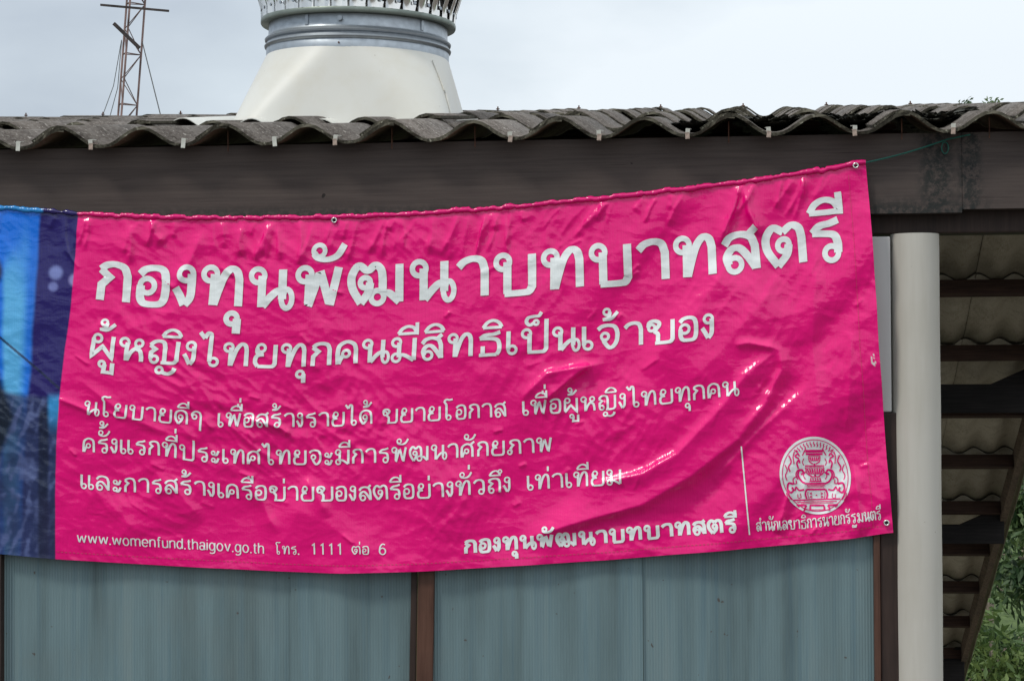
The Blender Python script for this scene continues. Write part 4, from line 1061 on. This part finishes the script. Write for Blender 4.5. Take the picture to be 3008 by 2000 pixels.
GW = {'ก': .65, 'อ': .60, 'ง': .32, 'ท': .82, 'น': .93, 'พ': .92, 'ฒ': 1.14, 'า': .60, 'บ': .82, 'ส': .73, 'ต': .84, 'ร': .62, 'ม': .84, 'ห': .82, 'ค': .70}
def kern(a, b):
    k = 0.0
    if a == 'น': k -= 0.13
    if b == 'า' and a != 'า': k -= 0.03
    if a in 'สต' and b in 'ตร': k -= 0.06
    return k
def layout(text, gap, w):
    out = []; x = 0.0; bx0 = bw = 0.0; has_above = False; base = ''
    k = 0
    for ch in text:
        if ch in ABOVE:
            mw, st = ABOVE[ch]; ox = bx0 + bw - mw * 0.92 + (0.06 if ch in 'ั็' else 0.0) - (0.30 if base == 'ป' else 0)
            out.append((st, ox, 1.22)); has_above = True
        elif ch in TONE:
            mw, st = TONE[ch]; ox = bx0 + bw - mw - (0.02 if ch == '้' else 0.04) - (0.30 if base == 'ป' else 0)
            out.append((st, ox, 1.80 if has_above else 1.24))
        elif ch in BELOW:
            mw, st = BELOW[ch]; out.append((st, bx0 + bw - mw + 0.02, 0.0))
        elif ch == 'ำ':
            x -= 0.06
            out.append(([C(0, 0, .10)], bx0 + bw - 0.05, 1.34))
            gw, st = G['า']; out.append((st, x, 0)); bx0, bw, base = x, gw, ch; x += gw + w + gap
        else:
            gw, st = G[ch]
            fx = GW.get(ch, gw) / gw if gw else 1.0
            x += kern(base, ch); out.append((st, x, 0, fx)); gw *= fx; bx0, bw, base = x, gw, ch; has_above = False
            x += gw + (w + gap if ch != ' ' else 0.0)
    return [q if len(q) == 4 else q + (1.0,) for q in out], x - gap
def expand(st):
    if st[0] == 's': return [(cat(st[1]), False, 1.0)]
    if st[0] == 'c':
        n = 28; return [([(st[1] + st[3] * math.cos(2 * PI * k / n), st[2] + st[4] * math.sin(2 * PI * k / n)) for k in range(n)], True, -0.66 if st[3] < .2 else 1.0)]
    if st[0] == 'm': return [(cat(st[1]) + list(st[2]), False, 1.0)]
    return [(list(st[1]), False, 1.0)]
def resample(p, step, closed):
    out = []
    n = len(p)
    for i in range(n if closed else n - 1):
        a, b = np.array(p[i]), np.array(p[(i + 1) % n]); m = max(1, int(np.hypot(*(b - a)) / step + 0.5))
        for k in range(m): out.append(a + (b - a) * k / m)
    if not closed: out.append(np.array(p[-1]))
    return out
def ribbon(p, w, closed):
    """left/centre/right rails with mitred corners"""
    P_ = np.array(p); n = len(P_)
    d = np.diff(np.vstack([P_, P_[:1]]) if closed else P_, axis=0)
    ln = np.maximum(np.hypot(d[:, 0], d[:, 1]), 1e-9); nr = np.stack([-d[:, 1] / ln, d[:, 0] / ln], 1)
    out = np.zeros((n, 2))
    for i in range(n):
        if closed: a, b = nr[i - 1], nr[i]
        else: a, b = nr[max(0, i - 1)], nr[min(i, n - 2)]
        m = a + b; l2 = m.dot(m)
        out[i] = m * (2 / l2) if l2 > 0.5 else b
        if np.hypot(*out[i]) > 2.2: out[i] *= 2.2 / np.hypot(*out[i])
    return P_, out * (w / 2)
def print_ribbons(name, items, to_st, mat, lift0, parent):
    """items: list of (points, width, closed) in local units; to_st maps local xy arrays to banner s,t"""
    V_ = []; F_ = []; base = 0
    for k, it_ in enumerate(items):
        p, w, closed = it_[:3]
        c, o = ribbon(p, w, closed); n = len(c)
        if len(it_) > 3 and it_[3]:           # upright strokes heavier than level ones
            nrm = np.hypot(o[:, 0], o[:, 1]); o = o * (0.74 + 0.26 * np.abs(o[:, 0]) / np.maximum(nrm, 1e-9))[:, None]
        rails = [c + o, c + o * 0.34, c - o * 0.34, c - o]
        pts = np.stack(rails, 1).reshape(-1, 2)
        s, t = to_st(pts[:, 0], pts[:, 1])
        X, Y, Z = bil(s, t)
        V_.append(np.stack([X, Y - lift0 - 0.00006 * (k % 12), Z], 1))
        rng_ = n if closed else n - 1
        for i in range(rng_):
            j = (i + 1) % n
            for r_ in range(3): F_.append((base + i * 4 + r_, base + i * 4 + r_ + 1, base + j * 4 + r_ + 1, base + j * 4 + r_))
        base += 4 * n
    V_ = np.concatenate(V_); F_ = np.array(F_)
    # wind every face to look out of the sheet
    a, b, c = V_[F_[:, 0]], V_[F_[:, 1]], V_[F_[:, 2]]
    flip = np.cross(b - a, c - a)[:, 1] > 0
    F_[flip] = F_[flip][:, ::-1]
    return link(name, np_mesh(name, V_, F_, mat), parent)
SW, TH = 1880.0, 815.0
def print_line(text, x0, x1, base_pts, h, w, gap=0.10, mat=M_WHITEINK, lift=0.0016, wx=None):
    bs = [st_of(*q) for q in base_pts]; bs_s, bs_t = np.array([q[0] for q in bs]), np.array([q[1] for q in bs])
    yb0 = np.interp(x0, [q[0] for q in base_pts], [q[1] for q in base_pts]); yb1 = np.interp(x1, [q[0] for q in base_pts], [q[1] for q in base_pts])
    s0, s1 = st_of(x0, yb0)[0], st_of(x1, yb1)[0]
    lay, width = layout(text, gap, w)
    sx = (s1 - s0) / (width)                  # s per unit
    ratio = sx * SW / h
    items = []
    for st, ox, oy, fx in lay:
        for one in st:
            for pts, closed, wk in expand(one):
                if wk < 0:            # small loops stay round whatever the letter's stretch
                    cx_, cy_ = one[1] * fx + ox + w / 2, w / 2 + (one[2] + oy) * (1 - w)
                    q = [(cx_ + (a - one[1]) * 1.0, cy_ + (b - one[2]) * 0.97) for a, b in pts]
                else:
                    q = [((a * fx + ox + w / 2), (w / 2 + (b + oy) * (1 - w))) for a, b in pts]
                mk = 0.86 if oy else 1.0
                # outlines keep their width along x after the horizontal fit
                q = [(a * ratio, b) for a, b in q]
                items.append((resample(q, 0.06 if h > 50 else 0.10, closed), w * abs(wk) * mk * (0.5 + 0.5 * ratio), closed, wk > 0))
    def to_st(a, b):
        s = s0 + a * h / SW
        return s, np.interp(s, bs_s, bs_t) - b * h / TH
    print('LINE', text[:12], round(ratio, 2))
    return print_ribbons('lettering', items, to_st, mat, lift, banner)

H1 = [(222, 699), (350, 711), (487, 712), (595, 717), (710, 715), (812, 709), (955, 702), (1096, 692), (1137, 689), (1263, 678), (1361, 667), (1533, 652), (1590, 648), (1744, 628), (1800, 622), (1854, 613), (1945, 604)]
print_line('กองทุนพัฒนาบทบาทสตรี', 217, 1945, H1, 105, 0.185, 0.09)
H2 = [(205, 822), (301, 836), (499, 846), (681, 850), (800, 842), (1029, 828), (1200, 817), (1400, 805), (1600, 787), (1644, 782)]
print_line('ผู้หญิงไทยทุกคนมีสิทธิเป็นเจ้าของ', 206, 1646, H2, 60, 0.165, 0.11)
H3 = [(196, 956), (277, 963), (400, 976), (500, 984), (700, 985), (847, 978), (1000, 970), (1165, 961), (1203, 958), (1358, 948), (1500, 935), (1628, 920), (1704, 911)]
for tx, a, b in (('นโยบายดีๆ', 196, 468), ('เพื่อสร้างรายได้', 501, 859), ('ขยายโอกาส', 881, 1167), ('เพื่อผู้หญิงไทยทุกคน', 1202, 1704)):
    print_line(tx, a, b, H3, 36, 0.145, 0.12)
H4 = [(191, 1042), (300, 1046), (367, 1050), (446, 1062), (551, 1070), (701, 1071), (795, 1070), (915, 1065), (1024, 1058), (1144, 1050), (1271, 1042)]
print_line('ครั้งแรกที่ประเทศไทยจะมีการพัฒนาศักยภาพ', 192, 1272, H4, 37, 0.145, 0.12)
H5 = [(187, 1125), (285, 1134), (424, 1138), (532, 1149), (637, 1154), (768, 1154), (833, 1154), (934, 1149), (1028, 1145), (1129, 1137), (1219, 1130), (1431, 1115)]
print_line('และการสร้างเครือข่ายของสตรีอย่างทั่วถึง', 186, 1176, H5, 37, 0.145, 0.12)
print_line('เท่าเทียม', 1212, 1433, H5, 37, 0.145, 0.12)
H6 = [(178, 1249), (337, 1259), (480, 1267), (600, 1275), (637, 1276), (780, 1277), (832, 1276), (891, 1277)]
print_line('www.womenfund.thaigov.go.th', 178, 608, H6, 20, 0.15, 0.12)
for tx, a, b in (('โทร.', 634, 690), ('1111', 718, 787), ('ต่อ', 813, 852), ('6', 874, 891)):
    print_line(tx, a, b, H6, 21, 0.14, 0.45 if tx == '1111' else 0.13)
H7 = [(1068, 1278), (1215, 1266), (1369, 1256), (1568, 1236), (1697, 1226)]
print_line('กองทุนพัฒนาบทบาทสตรี', 1068, 1698, H7, 36, 0.225, 0.07)
H9 = [(1744, 1223), (1856, 1217), (1948, 1206), (2028, 1197)]
print_line('สำนักเลขาธิการนายกรัฐมนตรี', 1742, 2029, H9, 23, 0.15, 0.11)
def px_to_st(a, b):
    o = [st_of(x, y) for x, y in zip(a, b)]; return np.array([q[0] for q in o]), np.array([q[1] for q in o])
print_ribbons('divider_line', [(resample([(1707, 1027), (1726, 1230)], 4, False), 3.2, False)], px_to_st, M_WHITEINK, 0.0016, banner)
# seal: white disc with a two-tiered tray on a table between two crowned beasts, in pink line
EC = st_of(1877, 1094); ER = 82.0
def seal_st(a, b): return EC[0] + (a + b * 0.02) * ER * 0.97 / SW, EC[1] - (b - a * -0.02) * ER * 1.04 / TH + a * 0.012
rings = [(resample([(r * math.cos(2 * PI * k / 72), r * math.sin(2 * PI * k / 72)) for k in range(72)], 0.1, True), 0.068, True) for r in [0.97, 0.905, 0.845, 0.785, 0.725, 0.665, 0.605, 0.545, 0.485, 0.425, 0.365, 0.305, 0.245, 0.185, 0.125, 0.065]]
emblem = print_ribbons('emblem', rings, seal_st, M_WHITEINK, 0.0016, banner)
em = [([(0.925 * math.cos(2 * PI * k / 72), 0.925 * math.sin(2 * PI * k / 72)) for k in range(72)], 0.022, True)]
def ln(w, *p): em.append((resample(list(p), 0.06, False), w * 1.05, False))
def sm(w, *p): em.append((cat(p, 4), w * 1.05, False))
def both(fn, w, *p):
    fn(w, *p); fn(w, *[(-a, b) for a, b in p])
ln(.07, (-.25, .63), (.25, .63)); ln(.05, (-.24, .555), (.24, .555)); ln(.025, (-.17, .51), (.17, .51))
for k in range(-2, 3): ln(.036, (k * .06, .48), (k * .045, .37))
both(sm, .03, (.16, .49), (.14, .36), (.04, .30)); ln(.05, (0, .31), (0, .24))
ln(.035, (-.27, .25), (.27, .25)); ln(.02, (-.25, .205), (.25, .205))
for k in range(-3, 4): ln(.042, (k * .072, .18), (k * .052, .03))
both(sm, .03, (.26, .22), (.23, .06), (.10, -.02)); ln(.03, (-.13, -.03), (.13, -.03))
for k in range(-2, 3): ln(.034, (k * .062, -.06), (k * .07, -.13))
ln(.03, (-.17, -.15), (.17, -.15))
ln(.05, (-.30, -.21), (.30, -.21)); ln(.025, (-.26, -.26), (.26, -.26)); ln(.018, (-.24, -.295), (.24, -.295))
both(sm, .05, (.30, -.20), (.40, -.14), (.48, 0.0), (.45, .12), (.36, .14), (.33, .06), (.40, .03))
both(sm, .035, (.42, .16), (.50, .12), (.54, .02), (.50, -.1)); both(sm, .03, (.52, -.02), (.62, -.08), (.62, -.2), (.54, -.2), (.55, -.12))
both(sm, .045, (.46, .18), (.50, .32), (.44, .40), (.42, .32)); both(sm, .04, (.44, .44), (.54, .50), (.46, .56), (.42, .50)); both(sm, .03, (.58, .30), (.60, .48), (.56, .62))
both(ln, .03, (.46, .62), (.52, .66)); both(sm, .03, (.34, .52), (.30, .58), (.24, .70)) 
both(sm, .05, (.62, -.22), (.76, -.20), (.80, -.34), (.72, -.44), (.64, -.38), (.68, -.30)); both(sm, .045, (.80, -.34), (.78, -.50), (.70, -.62)); both(sm, .025, (.84, -.44), (.82, -.56), (.76, -.64))
both(sm, .04, (.34, -.36), (.48, -.38), (.56, -.30), (.60, -.40)); both(sm, .02, (.46, -.46), (.44, -.56), (.52, -.58), (.53, -.48))
both(sm, .04, (.72, .52), (.66, .36), (.74, .22), (.70, .1)); both(sm, .03, (.84, .28), (.78, .14), (.84, .0), (.80, -.12)); both(sm, .025, (.30, .44), (.34, .34), (.30, .26)); both(sm, .03, (.27, .10), (.33, 0), (.28, -.1))
ln(.05, (-.27, -.36), (.27, -.36)); both(sm, .05, (.27, -.36), (.31, -.48), (.28, -.60)); both(sm, .02, (.23, -.42), (.24, -.5), (.21, -.6))
both(sm, .022, (.12, -.44), (.18, -.47), (.12, -.49)); both(sm, .022, (.12, -.58), (.18, -.55), (.12, -.53)); ln(.03, (-.02, -.51), (.02, -.51))
ln(.035, (-.66, -.64), (.66, -.60)); ln(.022, (-.56, -.69), (.56, -.66)); ln(.016, (-.46, -.725), (.46, -.70))
ln(.05, (-.58, -.765), (-.30, -.77)); ln(.05, (-.20, -.77), (.20, -.77)); ln(.05, (.30, -.765), (.58, -.755))
both(sm, .05, (.30, -.77), (.34, -.84), (.33, -.9) ); both(sm, .05, (.18, -.77), (.2, -.84), (.19, -.89)); both(sm, .04, (.57, -.75), (.52, -.79), (.53, -.82))
ln(.02, (-.30, -.885), (.30, -.885))
for k in range(-6, 7):
    a = PI / 2 - k * 0.115; c_, s_ = math.cos(a), math.sin(a)
    sm(.026, (c_ * .74, s_ * .74), (c_ * .79 + .016, s_ * .79), (c_ * .83 - .01, s_ * .83), (c_ * .875, s_ * .875))
o = print_ribbons('emblem_drawing', em, seal_st, M_PINKINK, 0.0026, emblem)
# stitched hem lines
tt = np.linspace(0.005, 0.985, 190)
items = []
for a in np.linspace(0.002, 0.985, 210): items.append(([np.array((a, 0)), np.array((a + 0.0028, 0))], 0.0011, False))
def hem_st(a, b): return a, 1 - 0.022 + b * 2
print_ribbons('hem_stitching', items, hem_st, M_STITCH, 0.0012, banner)
items = [([np.array((0.0, a)), np.array((0.0, a + 0.005))], 0.0006, False) for a in np.linspace(0.03, 0.97, 130)]
print_ribbons('hem_stitching', items, lambda a, b: (0.977 + a, b), M_STITCH, 0.0012, banner)
# eyelets
for (x, y) in ((1970, 382), (771, 508), (2041, 1203)):
    s, t = st_of(x, y); X, Y, Z = [float(q[0]) for q in bil(np.array([s]), np.array([t]))]
    v = []; f = []; n = 28
    for (rr, dy) in ((0.0042, -0.001), (0.0048, -0.004), (0.0066, -0.0048), (0.0082, -0.0035), (0.0086, -0.0005)):
        v += [(X + rr * math.cos(2 * PI * k / n), Y - 0.005 + dy, Z + rr * math.sin(2 * PI * k / n)) for k in range(n)]
    for j in range(4):
        for k in range(n): f.append((j * n + k, (j + 1) * n + k, (j + 1) * n + (k + 1) % n, j * n + (k + 1) % n))
    g = MB().add(v, f).build('eyelet', M_GROM, banner, True)
    v = [(X + 0.0046 * math.cos(2 * PI * k / n), Y - 0.0062, Z + 0.0046 * math.sin(2 * PI * k / n)) for k in range(n)]
    MB().add(v, [tuple(range(n))]).build('eyelet_hole', M_HOLE, g)

# ------------------------------------------------------------------ green cord
A = Vector((float(GX[0, -1]), float(YY[0, -1]) - 0.004, float(GZ[0, -1]) - 0.004)); B = at(2768, 415, YF - 0.012); B2 = at(2850, 398, YE + 0.03)
pts = [A + (B - A) * (k / 14) + Vector((0, 0, -0.004 * math.sin(PI * k / 14))) for k in range(15)] + [B.lerp(B2, k / 5) + Vector((0, 0.0, 0.002)) for k in range(1, 6)]
b = MB(); b.tube(pts, 0.0022, 6)
lp = [at(2770 + 10 * math.cos(a) + 6, 435 + 17 * math.sin(a), YF - 0.010) for a in np.linspace(-PI / 2, 1.6 * PI, 18)]
b.tube(lp, 0.0018, 6)
cord = b.build('cord', M_CORD); tag(cord, 'thin green cord tied from the banner top corner to the roof eave', 'cord')

# ------------------------------------------------------------------ dirt and moss lying in the roof valleys
M_MOSS = mat_tile('dry_black_moss', (0.012, 0.012, 0.010), (0.035, 0.034, 0.028), (0.06, 0.058, 0.045), (0.16, 0.15, 0.12))
moss_lab = ['dry black moss filling the roof valley left of the small white clip', 'dark moss heap around the small white clip behind the eave', 'wide dark moss heap in the roof valley above the green cord', 'small thin dark moss patch in a roof valley, leftmost of the moss heaps']
for idx_, (x, y, rx, rz) in enumerate(((2285, 378, 0.060, 0.017), (2506, 366, 0.062, 0.018), (2740, 360, 0.070, 0.020), (2080, 388, 0.035, 0.009))):
    p = at(x, y, YE + 0.55)
    cidx = round((p.x - CREST0) / P - 0.5) + 0.5
    px_ = CREST0 + cidx * P
    zz = Z_EAVE + 0.55 * math.tan(SLOPE) + 0.012
    bm = bmesh.new(); bmesh.ops.create_icosphere(bm, subdivisions=5, radius=1)
    co = np.array([q.co for q in bm.verts])
    nn_ = perlin(co[:, 0] * 4 + idx_ * 7, co[:, 1] * 4 + co[:, 2] * 3, 60) * 0.55 + perlin(co[:, 0] * 12 + co[:, 2] * 5, co[:, 1] * 12, 61) * 0.45 + rng.normal(0, 0.035, len(co))
    for q, k in zip(bm.verts, nn_):
        f_ = 1 + k
        q.co = Vector((q.co.x * rx * 1.5 * f_, q.co.y * 0.17 * f_, max(-0.2, q.co.z) * rz * 1.25 * f_ + (q.co.x * rx * 1.5) ** 2 * 4.0))
    me = bpy.data.meshes.new('moss_clump'); bm.to_mesh(me); bm.free(); me.materials.append(M_MOSS)
    o = bpy.data.objects.new('moss_clump', me); COL.objects.link(o); o.location = (px_, YE + 0.55, zz)
    tag(o, moss_lab[idx_], 'moss', 'dry moss heaps in the roof valleys')

# ------------------------------------------------------------------ trees on the slope behind
def mat_leaf(name, a, b_, c):
    m, n, l, b = new_mat(name, a, 0.5, 0, 0.35)
    va = n.new('ShaderNodeVertexColor'); va.layer_name = 'tint'
    l.new(ramp(n, l, va.outputs['Color'], [(0.0, a), (0.5, b_), (1.0, c)]).outputs[0], b.inputs['Base Color'])
    tr = n.new('ShaderNodeBsdfTranslucent'); l.new(ramp(n, l, va.outputs['Color'], [(0.0, a), (0.5, b_), (1.0, c)]).outputs[0], tr.inputs[0])
    mxs = n.new('ShaderNodeMixShader'); mxs.inputs[0].default_value = 0.35
    l.new(b.outputs[0], mxs.inputs[1]); l.new(tr.outputs[0], mxs.inputs[2]); l.new(mxs.outputs[0], n['Material Output'].inputs[0])
    return m
M_LEAF = mat_leaf('mid_green_leaves', (0.032, 0.066, 0.018), (0.075, 0.13, 0.036), (0.16, 0.22, 0.065))
M_LEAF2 = mat_leaf('deep_green_leaves', (0.02, 0.045, 0.02), (0.055, 0.10, 0.038), (0.13, 0.19, 0.065))
M_BARK = mat_wood('pale_bark', (0.12, 0.09, 0.065), (0.24, 0.19, 0.145), (0.38, 0.32, 0.26), 0.9, (12, 12, 2))
def tree(label, x, y, h, cr, z_low, nl, mat, lean=0.0, seed=0, leaf=0.11):
    r_ = np.random.default_rng(seed); rp = random.Random(seed)
    z0 = ground_z(x, y) - 0.1
    t = empty('tree', (x, y, z0), label, 'tree', 'trees on the slope behind the building')
    top = Vector((x + lean * h, y, z0 + h))
    trunk = [Vector((x, y, z0)).lerp(top, k / 8) + Vector((rp.uniform(-.08, .08), rp.uniform(-.08, .08), 0)) * (k > 0) for k in range(9)]
    b = MB(); b.tube(trunk, [0.13 * (1 - 0.85 * k / 8) * h / 7 + 0.012 for k in range(9)], 9)
    clumps = []
    for k in range(46):
        u = z_low + (1 - z_low) * rp.random() ** 0.85
        c = Vector((x, y, z0)).lerp(top, u); a = rp.uniform(0, 2 * PI)
        rr = cr * rp.uniform(0.35, 1.0) * (1.05 - 0.65 * max(0, (u - 0.5) * 2))
        e_ = c + Vector((math.cos(a) * rr, math.sin(a) * rr, rp.uniform(-0.1, 0.6)))
        if k < 30: b.tube([c, c.lerp(e_, 0.55) + Vector((0, 0, 0.12)), e_], [0.035, 0.02, 0.007], 5)
        clumps.append((e_, rp.uniform(0.22, 0.5) * cr / 1.6))
    b.build('trunk', M_BARK, t, True)
    cs = np.array([list(c[0]) for c in clumps]); rs = np.array([c[1] for c in clumps])
    ci = r_.integers(0, len(cs), nl)
    dirs = r_.normal(0, 1, (nl, 3)); dirs /= np.linalg.norm(dirs, axis=1)[:, None]
    pos = cs[ci] + dirs * (rs[ci] * r_.random(nl) ** 0.5)[:, None] * np.array((1, 1, 0.75))
    ax = r_.normal(0, 1, (nl, 3)); ax[:, 2] -= 0.7; ax /= np.linalg.norm(ax, axis=1)[:, None]
    sd = np.cross(ax, r_.normal(0, 1, (nl, 3))); sd /= np.linalg.norm(sd, axis=1)[:, None]
    ln_ = leaf * r_.uniform(0.6, 1.3, nl)[:, None]; wd = ln_ * 0.36
    up = np.cross(ax, sd)
    vv = np.stack([pos, pos + ax * ln_ * 0.5 + sd * wd * 0.5 + up * wd * 0.18, pos + ax * ln_, pos + ax * ln_ * 0.5 - sd * wd * 0.5 + up * wd * 0.18], 1).reshape(-1, 3)
    ff = np.arange(nl * 4).reshape(-1, 4)
    ff = np.concatenate([ff[:, [0, 1, 2]], ff[:, [0, 2, 3]]])
    me = np_mesh('crown', vv, ff, mat)
    tint = np.repeat(np.clip(0.5 + 0.28 * r_.normal(0, 1, nl) * 0.6 + 0.3 * np.sin(ci * 2.3), 0, 1), 4)
    ca = me.color_attributes.new('tint', 'FLOAT_COLOR', 'POINT'); ca.data.foreach_set('color', np.stack([tint, tint, tint, np.ones_like(tint)], 1).astype(np.float32).ravel())
    link('crown', me, t)
def px_x(px, Y): return at(px, 1500, Y).x
tree('bushy bright green tree with thin pale trunk right beside the rear roof edge', px_x(2905, 30), 30, 6.3, 1.5, 0.30, 9000, M_LEAF, 0.01, 1, 0.17)
tree('small yellow-green bush-like tree in the bottom right corner', px_x(2960, 27), 27, 3.2, 1.2, 0.15, 5200, M_LEAF, 0.0, 2, 0.19)
tree('tall deep green tree rising behind the yellow-green bush at right', px_x(3010, 36), 36, 9.5, 1.8, 0.3, 9000, M_LEAF2, 0.0, 3, 0.18)
tree('deep green tree cut off by the right picture edge', px_x(3120, 32), 32, 8.0, 1.8, 0.35, 8000, M_LEAF2, -0.02, 4, 0.17)
tree('deep green tree partly hidden by the rear roof edge', px_x(2870, 40), 40, 8.0, 2.0, 0.2, 9000, M_LEAF2, 0.0, 5, 0.18)
hd = 13.9 + 0.0
tree('tallest tree with wispy top showing over the tiled roof at right', px_x(2890, 44), 44, (at(2880, 352, 44).z - ground_z(0, 44)), 0.9, 0.5, 5000, M_LEAF, 0.0, 6, 0.12)
